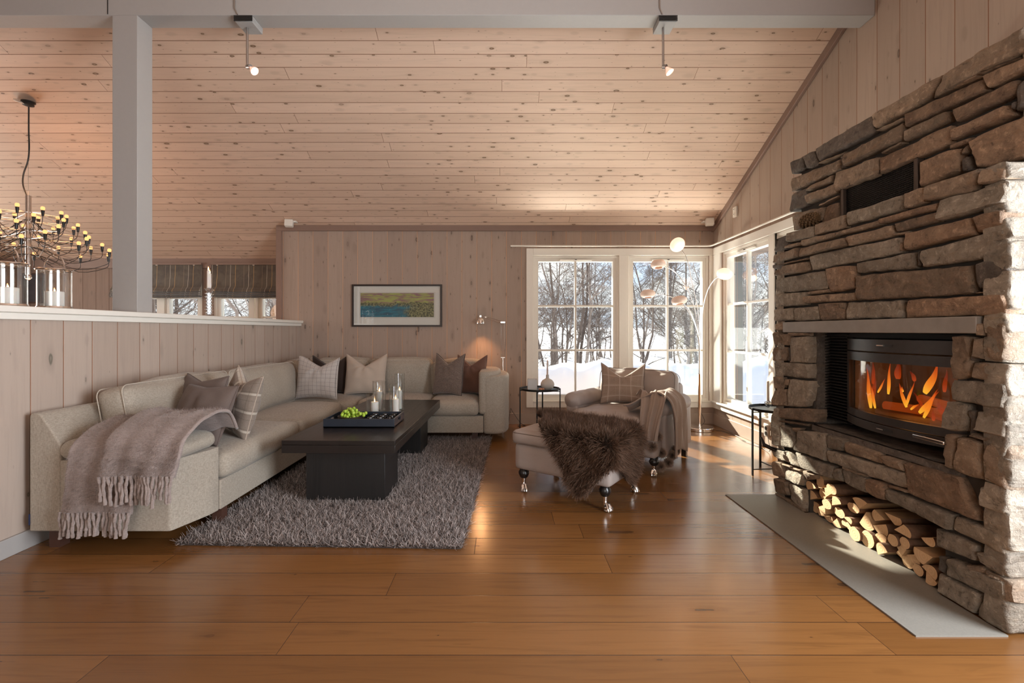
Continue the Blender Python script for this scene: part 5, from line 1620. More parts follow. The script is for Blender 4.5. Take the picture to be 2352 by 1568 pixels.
Mb = Mc @ TR((0, 0.255, 0.44), -11, 0, 0)
mb = MB(); softbox(mb, (0, 0, 0.185), (0.385, 0.10, 0.185), 0.07, Mb, n=(22, 8, 14), bulge=(0.01, 0.035, 0.02), wr=0.022, seed=5, wf=7)
bc_ = mb.build('back_cushion', M['leather'], chair, angle=80)
for s in (-1, 1):
    MB().tube(loop_pts((0, s * 0.075, 0.185), (0.387, 0, 0.187), 0.07, 1, Mb), 0.003, 5, closed=True).build('piping', M['leather_seam'], bc_)
for s in (-1, 1):
    # rolled arm: side panel with a roll lying along the top
    prof = []
    for k in range(26):
        t = 2 * math.pi * k / 26
        prof.append((0.425 * s + 0.088 * math.cos(t), 0.530 + 0.078 * math.sin(t)))
    def roll(u, v, s=s):
        y = -0.31 + 0.665 * u
        t = 2 * math.pi * v
        k = 1.0
        if u < 0.06: k = math.sqrt(max(0.0, 1 - (1 - u / 0.06) ** 2)) * 0.999 + 0.001
        if u > 0.97: k = max(0.01, (1 - u) / 0.03)
        wr = 0.006 * mnoise.noise(Vector((t * 1.2, y * 9, s * 4))) + 0.004 * math.sin(y * 40 + t * 2) * max(0, math.sin(t)) * (0.5 + mnoise.noise(Vector((y * 5, 0, s))))
        return Mc @ Vector((0.425 * s + (0.088 + wr) * math.cos(t) * k, y, 0.530 + (0.078 + wr) * math.sin(t) * k))
    am = MB().grid(roll, 36, 26, cv=True)
    ar = am.build('arm', M['leather'], chair, angle=80)
    mb = MB(); softbox(mb, (0.425 * s, 0.055, 0.32), (0.066, 0.345, 0.19), 0.025, Mc, wr=0.004, seed=s + 5)
    mb.build('arm_panel', M['leather'], ar, angle=80)
for (x, y) in ((0.43, -0.40), (-0.43, -0.40)): caster_leg(chair, x, y, 0.145, Mc, -1.2)
for (x, y) in ((0.43, 0.38), (-0.43, 0.38)):
    mb = MB().prism([(x - .022, y - .022), (x + .022, y - .022), (x + .022, y + .022), (x - .022, y + .022)], 0.0, 0.15, M=Mc)
    mb.build('leg', M['blackwood'], chair)

pillow('cushion', 'plaid flannel cushion with chopped top standing on the leather armchair', M['plaid2'], TR((1.140, 4.555, 0.485), -14, 0, -16), 0.43, 0.41, 0.18, 0.34, 21, 'cushion on the armchair', pipe=M['leather_seam'], ears=0.09)

# velvet throw with fur pompoms over the right arm
M['velvet'] = fabric('taupe_plush', (0.36, 0.275, 0.225), (0.28, 0.21, 0.17), scale=1500, sheen=0.25, bump=0.1)
throw = empty('pompom_throw', (1.50, 4.20, 0.62), 0, 'taupe plush throw with fur pompoms over the right arm of the leather armchair', 'throw')
def spline(pts, t):
    n = len(pts) - 1
    f = t * n; i = min(n - 1, int(f)); w = f - i
    p0 = Vector(pts[max(0, i - 1)]); p1 = Vector(pts[i]); p2 = Vector(pts[i + 1]); p3 = Vector(pts[min(n, i + 2)])
    return 0.5 * ((2 * p1) + (p2 - p0) * w + (2 * p0 - 5 * p1 + 4 * p2 - p3) * w * w + (3 * p1 - p0 - 3 * p2 + p3) * w ** 3)
outer = [(0.16, -0.24, 0.515), (0.23, -0.25, 0.545), (0.31, -0.20, 0.61), (0.38, -0.16, 0.655), (0.46, -0.16, 0.66), (0.53, -0.17, 0.61), (0.56, -0.18, 0.50), (0.565, -0.19, 0.38), (0.57, -0.20, 0.20)]
def sheet1(u, v):
    c = spline(outer, u)
    y = c.y + (v - 0.5) * (0.34 - 0.04 * u)
    fold_ = 0.015 * math.sin(v * 13 + 2.2 * math.sin(u * 3)) * (0.35 + 0.8 * u) + 0.004 * math.sin(v * 31 + u * 7)
    n_ = Vector((0.25, 0, 1)) if u < 0.5 else Vector((1, 0, 0.15))
    w = min(1, max(0, (u - 0.45) / 0.15)); n_ = Vector((0.2, 0, 1)) * (1 - w) + Vector((1, 0, 0.1)) * w
    z = c.z + (0.03 * (1 - u / 0.3) * math.sin(v * 8 + 1) if u < 0.3 else 0) - (0.05 * (v - 0.5) ** 2 * 4 * (u > .9))
    p = Vector((c.x, y, z)) + n_ * (fold_ + 0.014)
    if u < 0.35: p.z = max(p.z, 0.50)
    return Mc @ p
mb = MB().grid(sheet1, 70, 60)
a_ = mb.build('cloth', M['velvet'], throw, sharp=False)
q = a_.modifiers.new('solid', 'SOLIDIFY'); q.thickness = 0.012; q.offset = -1
tail = [(0.30, -0.16, 0.60), (0.36, -0.24, 0.65), (0.40, -0.31, 0.645), (0.42, -0.37, 0.58), (0.42, -0.42, 0.48), (0.42, -0.455, 0.38), (0.42, -0.465, 0.30)]
def sheet2(u, v):
    c = spline(tail, u)
    wd = 0.25 - 0.11 * u
    x = c.x + (v - 0.5) * wd
    n_ = Vector((0, -0.3, 1)) if u < 0.35 else Vector((0, -1, 0.1))
    f_ = 0.018 * math.sin(v * 13 + 2.5 * u) + 0.008 * math.sin(v * 31 + 6 * u)
    return Mc @ (Vector((x, c.y, c.z)) + n_ * (f_ + 0.02))
b_ = MB().grid(sheet2, 50, 40).build('cloth', M['velvet'], throw, sharp=False)
q = b_.modifiers.new('solid', 'SOLIDIFY'); q.thickness = 0.012; q.offset = -1
M['pom'] = hair_mat('pompom_fur', (0.08, 0.055, 0.042), (0.40, 0.285, 0.22), 0.55, 0.3)
poms = [(1493, 985, 3.93), (1510, 1003, 3.92), (1478, 1012, 3.92), (1498, 1026, 3.88), (1519, 1040, 3.96), (1543, 1046, 4.02), (1535, 1062, 3.98), (1517, 1071, 3.92), (1552, 1034, 4.08)]
pr_ = np.random.default_rng(3)
for i, (px, py, Y) in enumerate(poms):
    c = P(px, py, Y); r = 0.043
    if c.z < r + 0.004: c.z = r + 0.004
    n = 2600
    d = pr_.normal(size=(n, 3)); d /= np.linalg.norm(d, axis=1)[:, None]
    v, f, t = strands(np.array(c)[None] + d * 0.008, d, pr_.uniform(0.030, 0.040, n), 0.0026, 0.12, pr_, 2)
    v[:, 2] = np.maximum(v[:, 2], 0.002)
    fast_mesh('pompom', v, f, M['pom'], throw, True, t)
    MB().tube([c, c + Vector((0.0, 0.015, 0.05))], 0.0022, 5).build('cord', M['velvet'], throw)

# ------------------------------------------------------------------ mohair throw on the sofa arm
M['mohair'] = fabric('mohair', (0.33, 0.265, 0.24), (0.235, 0.185, 0.168), scale=260, sheen=0.3, bump=0.8, cloudy=0.35)
moh = empty('fringed_throw', (-2.05, 2.7, 0.62), 0, 'dusty pink brown mohair throw with long fringe over the near sofa arm', 'throw')
def moh_sheet(path, x0t, x1t, x0b, x1b, ph, amp):
    def f(u, v):
        c = spline(path, u)
        k = max(0, (u - 0.45) / 0.55)
        x0 = x0t + (x0b - x0t) * k; x1 = x1t + (x1b - x1t) * k
        x = x0 + (x1 - x0) * v
        w = min(1, max(0, (u - 0.38) / 0.15))
        n_ = Vector((0, -0.15, 1)) * (1 - w) + Vector((0, -1, 0.05)) * w
        edge = min(v, 1 - v)
        d = amp * (math.sin(v * 9 + ph + 1.2 * math.sin(u * 4)) * 0.6 + 0.5 * math.sin(v * 21 + ph * 2 + u * 3)) * (0.4 + 0.6 * k)
        d += 0.010 * mnoise.noise(Vector((x * 9, u * 9, ph)))
        z_ = 0.0
        if u < 0.4: z_ = 0.03 * math.sin(v * 5.5 + ph) * (1 - u / 0.4) - 0.05 * max(0, v - 0.75) * 4 * (1 - u / .4) * 0.5
        return Vector((x, c.y, c.z + z_)) + n_ * (d + 0.015 - (0.015 if edge < 0.02 else 0))
    return f
p1 = [(0, 2.98, 0.56), (0, 2.90, 0.645), (0, 2.78, 0.665), (0, 2.64, 0.645), (0, 2.545, 0.585), (0, 2.525, 0.48), (0, 2.523, 0.36), (0, 2.522, 0.29), (0, 2.522, 0.222)]
p2_ = [(0, 3.00, 0.58), (0, 2.92, 0.69), (0, 2.80, 0.715), (0, 2.64, 0.69), (0, 2.525, 0.625), (0, 2.497, 0.54), (0, 2.490, 0.50), (0, 2.488, 0.465), (0, 2.487, 0.425)]
fr = np.random.default_rng(9)
for (path, xs, ph, amp, zf, L, nfr) in ((p1, (-2.33, -1.98, -2.385, -1.99), 0.4, 0.012, 0.19, (0.115, 0.145), 19), (p2_, (-2.13, -1.70, -2.125, -1.745), 2.1, 0.014, 0.365, (0.12, 0.165), 21)):
    fn = moh_sheet(path, *xs, ph, amp)
    mb = MB().grid(fn, 60, 50)
    cl = mb.build('cloth', M['mohair'], moh, sharp=False)
    q = cl.modifiers.new('solid', 'SOLIDIFY'); q.thickness = 0.016; q.offset = -1
    # short fuzz
    n = 14000; us = fr.uniform(0.02, 1, n); vs_ = fr.uniform(0.01, 0.99, n)
    bpt = np.array([tuple(fn(a, b)) for a, b in zip(us, vs_)])
    dd = np.where(us[:, None] > 0.45, np.array([[0, -1, -0.5]]), np.array([[0, -0.4, 1]])) + fr.normal(0, 0.6, (n, 3))
    dd /= np.linalg.norm(dd, axis=1)[:, None]
    v, f, t = strands(bpt, dd, fr.uniform(0.006, 0.014, n), 0.0012, 0.5, fr, 2)
    if 'moh_fuzz' not in M: M['moh_fuzz'] = hair_mat('mohair_fuzz', (0.28, 0.222, 0.20), (0.36, 0.29, 0.265), 0.8, 0.15)
    fz = fast_mesh('fuzz', v, f, M['moh_fuzz'], cl, True, t); fz['kind'] = 'stuff'
    for k in range(nfr):
        v_ = (k + 0.5) / nfr
        b0 = fn(1.0, v_); b0 = b0 + Vector((0, 0, 0.012))
        l = fr.uniform(*L); ph2 = fr.uniform(0, 6); pts = []; sx = fr.normal(0, 0.008)
        for j in range(11):
            w = j / 10
            pts.append(b0 + Vector((sx * w + 0.0035 * math.sin(w * 7 + ph2), -0.004 + 0.004 * math.cos(w * 8 + ph2), -l * w)))
        rs = [0.0080 + 0.0016 * math.sin(j * 2.4 + ph2) + (0.0012 if j > 8 else 0) for j in range(11)]
        MB().tube(pts, rs, 7).build('fringe', M['mohair'], cl)
# ================================================================== lamps and small things
def bulb_mat(name, col, st):
    m, n, b, out = new_mat(name); n.nodes.remove(b)
    e = n.nodes.new('ShaderNodeEmission'); e.inputs[0].default_value = (*col, 1); e.inputs[1].default_value = st
    n.links.new(e.outputs[0], out.inputs[0]); return m
M['bulb'] = bulb_mat('glowing_bulb', (1.0, 0.42, 0.15), 1.5)
M['filament'] = bulb_mat('bright_filament', (1.0, 0.75, 0.5), 7.0)
M['steel'] = plain('brushed_steel', (0.45, 0.43, 0.42), 0.35, 1.0)
def point_light(name, loc, e, col, size=0.03, spot=None, look=None):
    d = bpy.data.lights.new(name, 'SPOT' if spot else 'POINT'); d.energy = e; d.color = col; d.shadow_soft_size = size
    if spot: d.spot_size = R(spot); d.spot_blend = 0.6
    o = bpy.data.objects.new(name, d); COL.objects.link(o); o.location = loc
    if look is not None: o.rotation_euler = Vector(look).to_track_quat('-Z', 'Y').to_euler()
    return o

# ---- spotlights hanging from the beam
def beam_spot(px, flip, lab):
    x = (px - 1160) * 3.50 / F_PX
    root = empty('beam_spotlight', (x, 3.50, 3.503), 0, lab, 'spotlight', 'spotlights under the white beam')
    M_ = M['black_metal']
    mb = MB().box(x - 0.052, x + 0.075, 3.425, 3.585, 3.49, 3.502)
    mb.box(x - 0.052, x + 0.075, 3.43, 3.58, 3.455, 3.49)
    c = mb.build('transformer_box', plain('grey_box', (0.35, 0.34, 0.33), 0.5), root, bevel=0.004, merge=False)
    for i in range(4):
        MB().box(x - 0.056, x + 0.079, 3.42, 3.426, 3.456 + i * .011, 3.463 + i * .011).build('cooling_rib', M['black_plastic'], c)
    MB().tube([(x, 3.5, 3.455), (x, 3.5, 3.17)], 0.0085, 12).build('rod', M['steel'], root)
    s = flip
    MB().tube([(x, 3.5, 3.165), (x + s * 0.035, 3.48, 3.155)], [0.015, 0.017], 14).build('joint', M['steel'], root)
    d = Vector((s * 0.8, -0.2, -0.75)).normalized(); p = Vector((x + s * 0.035, 3.48, 3.150))
    h = MB(); q = d.to_track_quat('Z', 'Y').to_matrix()
    h.lathe([(0.008, 0), (0.012, 0.012), (0.026, 0.035), (0.031, 0.05), (0.029, 0.05), (0.024, 0.036), (0.010, 0.015)], p, 20, M=q)
    hd = h.build('reflector', plain('spot_glass', (0.9, 0.7, 0.62), 0.15, emis=(1.0, 0.5, 0.35), es=0.5), root)
    MB().sphere(p + d * 0.034, 0.010, 10, 8).build('bulb', M['filament'], hd)
    MB().tube([(x - 0.045, 3.424, 3.80), (x - 0.050, 3.422, 3.55), (x - 0.03, 3.425, 3.505)], 0.004, 6).build('cable', M['steel'], root)
    point_light('spot_glow', p + d * 0.07, 3.5, (1, 0.72, 0.5), 0.03, 110, d)
beam_spot(568, 1, 'left one of the two small spotlights hanging under the beam')
beam_spot(1523, 0.5, 'right one of the two small spotlights hanging under the beam')

# ---- chandelier over the dining table
cx, cy = -4.42, 4.36
ch = empty('chandelier', (cx, cy, 1.72), 0, 'black and chrome chandelier with many small glowing bulbs over the dining area', 'chandelier')
MB().tube([(cx, cy, 1.72), (cx, cy, 2.455)], 0.021, 18).build('stem', M['chrome'], ch)
MB().sphere((cx, cy, 1.70), 0.026, 12, 8).build('finial', M['chrome'], ch)
MB().tube([(cx, cy, 2.45), (cx, cy, 3.30)], 0.0012, 5).build('wire', M['steel'], ch)
ccv = [P(62, 450, cy), P(53, 425, cy), P(54, 400, cy), P(64, 370, cy), P(67, 340, cy), P(66, 300, cy), P(66, 245, cy)]
cc = []
for i in range(40): cc.append(spline([tuple(p) for p in ccv], i / 39))
MB().tube(cc, 0.006, 7).build('cord', M['black_plastic'], ch)
cz = ceil_z(cy - 0.02)
nrm_ = Vector((0, -0.47, -1)).normalized()
disc = MB().lathe([(0.0, 0.0), (0.066, 0.0), (0.068, 0.006), (0.0, 0.010)], (cx - 0.045, cy - 0.0, ceil_z(cy) - 0.035), 28, M=Matrix.Rotation(R(25), 3, 'X') @ Matrix.Rotation(R(22), 3, 'Y'))
disc.build('ceiling_rose', M['white'], ch)
MB().lathe([(0.024, 0.0), (0.042, 0.006), (0.040, 0.030), (0.052, 0.032), (0.052, 0.04), (0.0, 0.05)], (cx, cy, 3.285), 20).build('black_cup', M['black_plastic'], ch)
crn = random.Random(2)
for ti, (rad, zt) in enumerate(((0.26, 2.27), (0.345, 2.185), (0.43, 2.10), (0.52, 2.02), (0.60, 1.95))):
    for k in range(10):
        a = 2 * math.pi * (k + 0.5 * (ti % 2)) / 10 + 0.21 + ti * 0.05
        d = Vector((math.cos(a), math.sin(a), 0)); e = Vector((cx, cy, zt)) + d * rad
        st_ = Vector((cx, cy, zt + 0.03)) + d * 0.02
        arm_ = MB().tube([st_, e + Vector((0, 0, -0.005))], 0.003, 6).build('arm', M['chrome'], ch)
        MB().tube([e + Vector((0, 0, -0.03)), e + Vector((0, 0, 0.012)), e + Vector((0, 0, 0.022))], [0.009, 0.0135, 0.0135], 10).build('socket', M['black_plastic'], arm_)
        mb = MB(); mb.lathe([(0.010, 0.0), (0.0155, 0.010), (0.0165, 0.020), (0.012, 0.032), (0.0, 0.036)], e + Vector((0, 0, 0.022)), 12)
        mb.build('bulb', M['bulb'], arm_)
        sag = [e + Vector((0, 0, -0.03)), e - d * 0.02 + Vector((0, 0, -0.10)), e - d * rad * 0.4 + Vector((0, 0, -0.14 - 0.03 * crn.random())), e - d * rad * 0.8 + Vector((0, 0, -0.06)), Vector((cx, cy, zt - 0.04)) + d * 0.02]
        MB().tube([spline([tuple(p) for p in sag], i / 14) for i in range(15)], 0.0028, 5).build('cable', M['black_plastic'], arm_)
point_light('chandelier_glow', (cx, cy, 2.5), 7, (1.0, 0.50, 0.24), 0.25)
point_light('chandelier_glow_low', (cx, cy, 1.55), 5, (1.0, 0.50, 0.24), 0.2)

# ---- lanterns and candlesticks on the half wall
CAPZ = 1.3355
def lantern(x, y, lab):
    root = empty('candle_lantern', (x, y, CAPZ), 0, lab, 'lantern', 'glass lanterns on the half wall cap')
    MB().lathe([(0.078, 0.006), (0.080, 0.008), (0.080, 0.235), (0.0775, 0.235), (0.0775, 0.012)], (x, y, CAPZ), 40, cap=False).build('glass', M['thin'], root)
    mb = MB(); mb.lathe([(0.0, 0.0), (0.082, 0.0), (0.086, 0.004), (0.082, 0.014), (0.0, 0.012)], (x, y, CAPZ + 0.0005), 40)
    mb.build('base', M['chrome'], root)
    ring = [(x + 0.084 * math.cos(2 * math.pi * i / 40), y + 0.084 * math.sin(2 * math.pi * i / 40), CAPZ + 0.236) for i in range(40)]
    MB().tube(ring, 0.0055, 8, closed=True).build('rim', M['chrome'], root)
    h = [(x + 0.062 * math.cos(t), y, CAPZ + 0.24 + 0.092 * math.sin(t)) for t in [math.pi * i / 24 for i in range(25)]]
    h = [(x + 0.062, y, CAPZ + 0.215)] + h + [(x - 0.062, y, CAPZ + 0.215)]
    MB().tube(h, 0.0045, 8).build('handle', M['chrome'], root)
    c = empty('pillar_candle', (x, y, CAPZ + 0.0135), 0, 'lit thick white candle in the ' + ('left' if y < 2.7 else 'right') + ' glass lantern on the half wall', 'candle', 'lit pillar candles')
    MB().lathe([(0.046, 0), (0.046, 0.088), (0.042, 0.092), (0.025, 0.084), (0, 0.082)], (x, y, CAPZ + 0.0135), 30).build('wax', M['wax'], c)
    candle_flame(c, Vector((x, y, CAPZ + 0.096)), 0.9)
lantern(-2.745, 2.865, 'glass candle lantern with chrome rim and bow handle, nearer the white post')
lantern(-2.745, 2.595, 'glass candle lantern with bow handle at the left picture edge on the half wall')
def crystal(x, y, h, lab):
    root = empty('crystal_candlestick', (x, y, CAPZ), 0, lab, 'candlestick', 'crystal candlesticks on the half wall')
    prof = [(0.0, 0.0), (0.036, 0.0), (0.038, 0.008), (0.028, 0.016)]
    z = 0.016
    for i in range(7):
        prof += [(0.018, z + 0.005), (0.018, z + 0.010), (0.029, z + 0.017), (0.029, z + 0.020), (0.018, z + 0.027)]
        z += 0.0295
    prof += [(0.014, z + 0.004), (0.036, z + 0.030), (0.038, z + 0.036), (0.015, z + 0.022), (0.0, z + 0.020)]
    MB().lathe(prof, (x, y, CAPZ + 0.001), 12).build('holder', M['crystal'], root, angle=20)
    zt = CAPZ + z + 0.020
    c = empty('taper_candle', (x, y, zt), 0, 'lit white taper candle in the ' + lab.split(' on ')[0], 'candle', 'lit taper candles')
    MB().lathe([(0.0125, 0), (0.0115, h), (0.004, h + 0.004), (0, h + 0.003)], (x, y, zt), 18).build('wax', M['wax'], c)
    candle_flame(c, Vector((x, y, zt + h)), 1.1)
def crystal_mat():
    m, n, b, out = new_mat('cut_crystal'); T = NT(n)
    b.inputs['Transmission Weight'].default_value = 0.9; b.inputs['Roughness'].default_value = 0.02; b.inputs['IOR'].default_value = 1.5
    b.inputs['Base Color'].default_value = (0.96, 0.97, 1, 1); return m
M['crystal'] = glass_pane('cut_crystal_glass', (0.85, 0.86, 0.88), 0.9)
crystal(-2.735, 4.335, 0.178, 'front ridged crystal candlestick on the half wall')
crystal(-2.800, 4.46, 0.165, 'rear ridged crystal candlestick on the half wall')

# ---- roman blinds and picture in the dining part
def blind_mat():
    m, n, b, out = new_mat('striped_blind_silk'); T = NT(n)
    tc = T.node('ShaderNodeTexCoord'); sp = T.node('ShaderNodeSeparateXYZ'); T.L(tc.outputs['Object'], sp.inputs[0])
    x = T.math('ADD', sp.outputs[0], T.math('MULTIPLY', T.noise(tc.outputs['Object'], 5, 2), 0.02))
    nz_ = T.noise(tc.outputs['Object'], 7, 4, 0.6, 0.6)
    c = T.mix(T.smooth(nz_, 0.35, 0.7), (0.10, 0.075, 0.05), (0.055, 0.038, 0.027))
    for per, wd, cc, o in ((0.26, 0.0016, (0.55, 0.33, 0.12), 0.0), (0.26, 0.0016, (0.55, 0.48, 0.40), 0.07), (0.26, 0.001, (0.35, 0.24, 0.16), 0.135)):
        a = T.math('PINGPONG', T.math('ADD', x, 50 * per + o), per / 2)
        c = T.mix(T.math('MULTIPLY', T.math('SUBTRACT', 1.0, T.smooth(a, wd, wd * 2.2)), 0.85), c, cc)
    T.L(c, b.inputs['Base Color']); b.inputs['Roughness'].default_value = 0.55; b.inputs['Sheen Weight'].default_value = 0.4
    return m
M['blind'] = blind_mat()
def blind(x0, x1, lab):
    root = empty('roman_blind', ((x0 + x1) / 2, 6.70, 1.68), 0, lab, 'blind', 'roman blinds in the dining part')
    prof = [(6.725, 2.150), (6.715, 2.0), (6.71, 1.86), (6.702, 1.83), (6.672, 1.80), (6.655, 1.765), (6.672, 1.752), (6.69, 1.765), (6.68, 1.750), (6.645, 1.742), (6.64, 1.732), (6.67, 1.728), (6.69, 1.735),
            (6.665, 1.722), (6.635, 1.712), (6.635, 1.703), (6.665, 1.702), (6.69, 1.71), (6.665, 1.695), (6.64, 1.685), (6.65, 1.675), (6.70, 1.68), (6.73, 1.70)]
    n = 60
    def f(u, v):
        i = v * (len(prof) - 1); k = min(len(prof) - 2, int(i)); w = i - k
        y = prof[k][0] * (1 - w) + prof[k + 1][0] * w; z = prof[k][1] * (1 - w) + prof[k + 1][1] * w
        x = x0 + (x1 - x0) * u
        s = max(0, min(1, (2.12 - z) / 0.4))
        return Vector((x, y - 0.008 * mnoise.noise(Vector((x * 4, z * 3, 0))) * s - 0.004 * mnoise.noise(Vector((x * 13, z * 9, 2))), z - 0.012 * s * math.sin(math.pi * u) * 0.6 + 0.006 * s * mnoise.noise(Vector((x * 2, 0, 0)))))
    MB().grid(f, n, (len(prof) - 1) * 2).build('fabric', M['blind'], root, sharp=False)
    MB().box(x0, x1, 6.70, 6.738, 2.145, 2.17).build('head_rail', M['trimwood'], root)
    for t in (0.08, 0.5, 0.92):
        MB().box(x0 + (x1 - x0) * t - .012, x0 + (x1 - x0) * t + .012, 6.694, 6.70, 2.135, 2.142).build('clip', M['white'], root)
blind(-5.60, -4.33, 'left brown striped roman blind over the dining windows, next to the white post')
blind(-4.20, -2.965, 'right brown striped roman blind over the dining windows, next to the return wall')
pf = empty('framed_picture', (-6.78, 6.76, 1.60), 0, 'small dark framed picture on the dining wall behind the lanterns', 'picture')
MB().box(-6.92, -6.64, 6.735, 6.765, 1.60, 2.03).build('frame', M['darkfoot'], pf, bevel=0.003)
MB().box(-6.90, -6.66, 6.730, 6.736, 1.62, 2.01).build('print', plain('dark_print', (0.05, 0.045, 0.05), 0.3, var=0.6, scale=9), pf)

# ---- round metal side tables
def side_table(x, y, h, r, rot, lab):
    root = empty('side_table', (x, y, 0), 0, lab, 'side table', 'round black metal side tables')
    MB().lathe([(0.0, h - 0.006), (r - 0.004, h - 0.006), (r, h - 0.002), (r, h + 0.016), (r - 0.003, h + 0.016), (r - 0.006, h), (0.0, h)], (x, y, 0), 48).build('tray_top', M['black_metal'], root)
    for k in range(4):
        a = rot + math.pi / 2 * k; d = Vector((math.cos(a), math.sin(a), 0)); p = Vector((x, y, 0)) + d * (r + 0.005)
        q = Matrix.Translation(p) @ Matrix.Rotation(a, 4, 'Z')
        MB().box(-0.006, 0.006, -0.008, 0.008, 0.0, h + 0.016, M=q).build('leg', M['black_metal'], root, bevel=0.002)
    for k in range(2):
        a = rot + math.pi / 2 * k; d = Vector((math.cos(a), math.sin(a), 0)) * (r + 0.003); c = Vector((x, y, 0.05 + 0.0 * k))
        MB().tube([c - d, c + d], 0.0045, 8).build('crossbar', M['black_metal'], root)
        MB().tube([Vector((x, y, h - 0.02)) - d, Vector((x, y, h - 0.02)) + d], 0.0045, 8).build('crossbar', M['black_metal'], root)
    return root
side_table(0.393, 5.30, 0.545, 0.222, R(-12), 'round black side table between the sofa and the armchair')
side_table(2.275, 3.93, 0.545, 0.215, R(186), 'round black side table half hidden behind the stone fireplace')
TT = 0.5455
M['ceramic'] = plain('matt_grey_ceramic', (0.50, 0.455, 0.415), 0.75, var=0.05, scale=60)
v_ = P(1257, 880, 5.26)
MB_ = MB().lathe([(0.0, 0.0), (0.035, 0.0), (0.060, 0.018), (0.077, 0.052), (0.074, 0.078), (0.055, 0.108), (0.026, 0.124), (0.017, 0.132), (0.016, 0.168), (0.011, 0.168), (0.011, 0.140), (0.0, 0.138)], (v_.x, 5.24, TT), 36)
o = MB_.build('bulb_vase', M['ceramic'], origin='base'); tag(o, 'round grey ceramic vase with narrow neck on the left side table', 'vase')
c = empty('taper_candle', (v_.x, 5.24, TT + 0.142), 0, 'lit pinkish taper candle standing in the round grey vase', 'candle', 'lit taper candles')
M['pinkwax'] = plain('pale_pink_wax', (0.62, 0.48, 0.43), 0.5, sss=0.2)
MB().lathe([(0.0098, 0), (0.0085, 0.185), (0, 0.190)], (v_.x, 5.24, TT + 0.142), 14).build('wax', M['pinkwax'], c)
candle_flame(c, Vector((v_.x, 5.24, TT + 0.330)), 0.8)
M['frost'] = plain('frosted_glass', (0.75, 0.72, 0.70), 0.5, sss=0.2, trans=0.3)
xq = P(1222, 880, 5.30).x
mb = MB()
for (a, b_, c_, d_) in ((xq - .052, xq + .052, 5.215, 5.223), (xq - .052, xq + .052, 5.311, 5.319), (xq - .052, xq - .044, 5.223, 5.311), (xq + .044, xq + .052, 5.223, 5.311)):
    mb.box(a, b_, c_, d_, TT + 0.008, TT + 0.118)
mb.box(xq - .052, xq + .052, 5.215, 5.319, TT, TT + 0.008)
o = mb.build('votive_glass', M['frost'], origin='base', merge=False, smooth=False); tag(o, 'square frosted glass votive holder on the left side table', 'candle holder')
xt = P(1244, 880, 5.17).x
tl = empty('tealight_cup', (xt, 5.165, TT), 0, 'small copper glass tealight cup before the grey vase', 'tealight')
MB().lathe([(0.022, 0), (0.034, 0.006), (0.036, 0.016), (0.030, 0.026), (0.028, 0.026), (0.030, 0.012), (0, 0.008)], (xt, 5.165, TT + 0.0005), 24).build('cup', plain('copper', (0.75, 0.42, 0.28), 0.2, 0.9), tl)
MB().lathe([(0.024, 0.009), (0.024, 0.02), (0, 0.019)], (xt, 5.165, TT), 20).build('wax', M['wax'], tl)
# crystal block candle holder on the right side table
xk, yk = P(1764, 930, 3.95).x, 3.95
root = empty('crystal_block', (xk, yk, TT), 0, 'chunky clear crystal candle holder on the side table behind the fireplace', 'candle holder')
mb = MB(); kr = random.Random(4)
for i in range(10):
    a = kr.uniform(0, 6.28); rr_ = kr.uniform(0.0, 0.022)
    p = Vector((xk + math.cos(a) * rr_, yk + math.sin(a) * rr_, TT + 0.001 + 0.020 + kr.uniform(0, 0.035)))
    mb.sphere(p, kr.uniform(0.016, 0.020), 5, 3)
mb.build('crystal', M['crystal'], root, smooth=False, merge=False)
c = empty('taper_candle', (xk, yk, TT + 0.07), 0, 'lit white candle in the chunky crystal holder beside the fireplace', 'candle', 'lit taper candles')
MB().lathe([(0.0120, 0), (0.0115, 0.165), (0.004, 0.170), (0, 0.168)], (xk, yk, TT + 0.068), 16).build('wax', M['wax'], c)
candle_flame(c, Vector((xk, yk, TT + 0.236)), 1.1)

# ---- chrome reading lamp behind the sofa arm
lx, ly = -0.030, 5.99
rl = empty('reading_lamp', (lx, ly, 0), 0, 'slim chrome jointed reading floor lamp behind the curved sofa end', 'floor lamp')
MB().lathe([(0, 0.0), (0.068, 0.0), (0.070, 0.004), (0.060, 0.012), (0.012, 0.020), (0.0, 0.020)], (lx + 0.0, ly, 0.0005), 36).build('base', M['chrome'], rl)
MB().tube([(lx, ly, 0.015), (lx, ly, 0.86)], 0.008, 12).build('pole', M['chrome'], rl)
MB().box(lx - 0.025, lx + 0.03, ly - 0.012, ly + 0.012, 0.855, 0.870).build('joint', M['chrome'], rl, bevel=0.003)
for dx in (-0.018, 0.022):
    MB().tube([(lx + dx, ly, 0.865), (lx + dx, ly, 1.305)], 0.0045, 10).build('rod', M['chrome'], rl)
MB().box(lx - 0.028, lx + 0.032, ly - 0.014, ly + 0.014, 1.300, 1.322).build('joint', M['chrome'], rl, bevel=0.003)
e_ = P(1116, 728, ly)
for dz in (-0.011, 0.011):
    MB().tube([(lx - 0.01, ly, 1.313 + dz), (e_.x, ly, e_.z + dz)], 0.004, 8).build('rod', M['chrome'], rl)
MB().sphere((e_.x - 0.005, ly, e_.z), 0.016, 12, 8).build('joint', M['chrome'], rl)
hx, hz = P(1104, 735, ly).x, P(1104, 743, ly).z
hd = MB().lathe([(0.058, 0.0), (0.056, 0.03), (0.045, 0.062), (0.024, 0.078), (0.016, 0.082), (0.016, 0.105), (0.0, 0.107), (0.0, 0.10), (0.012, 0.078), (0.020, 0.074), (0.042, 0.058), (0.052, 0.03), (0.055, 0.0)], (hx, ly, hz), 32).build('lamp_shade', M['chrome'], rl)
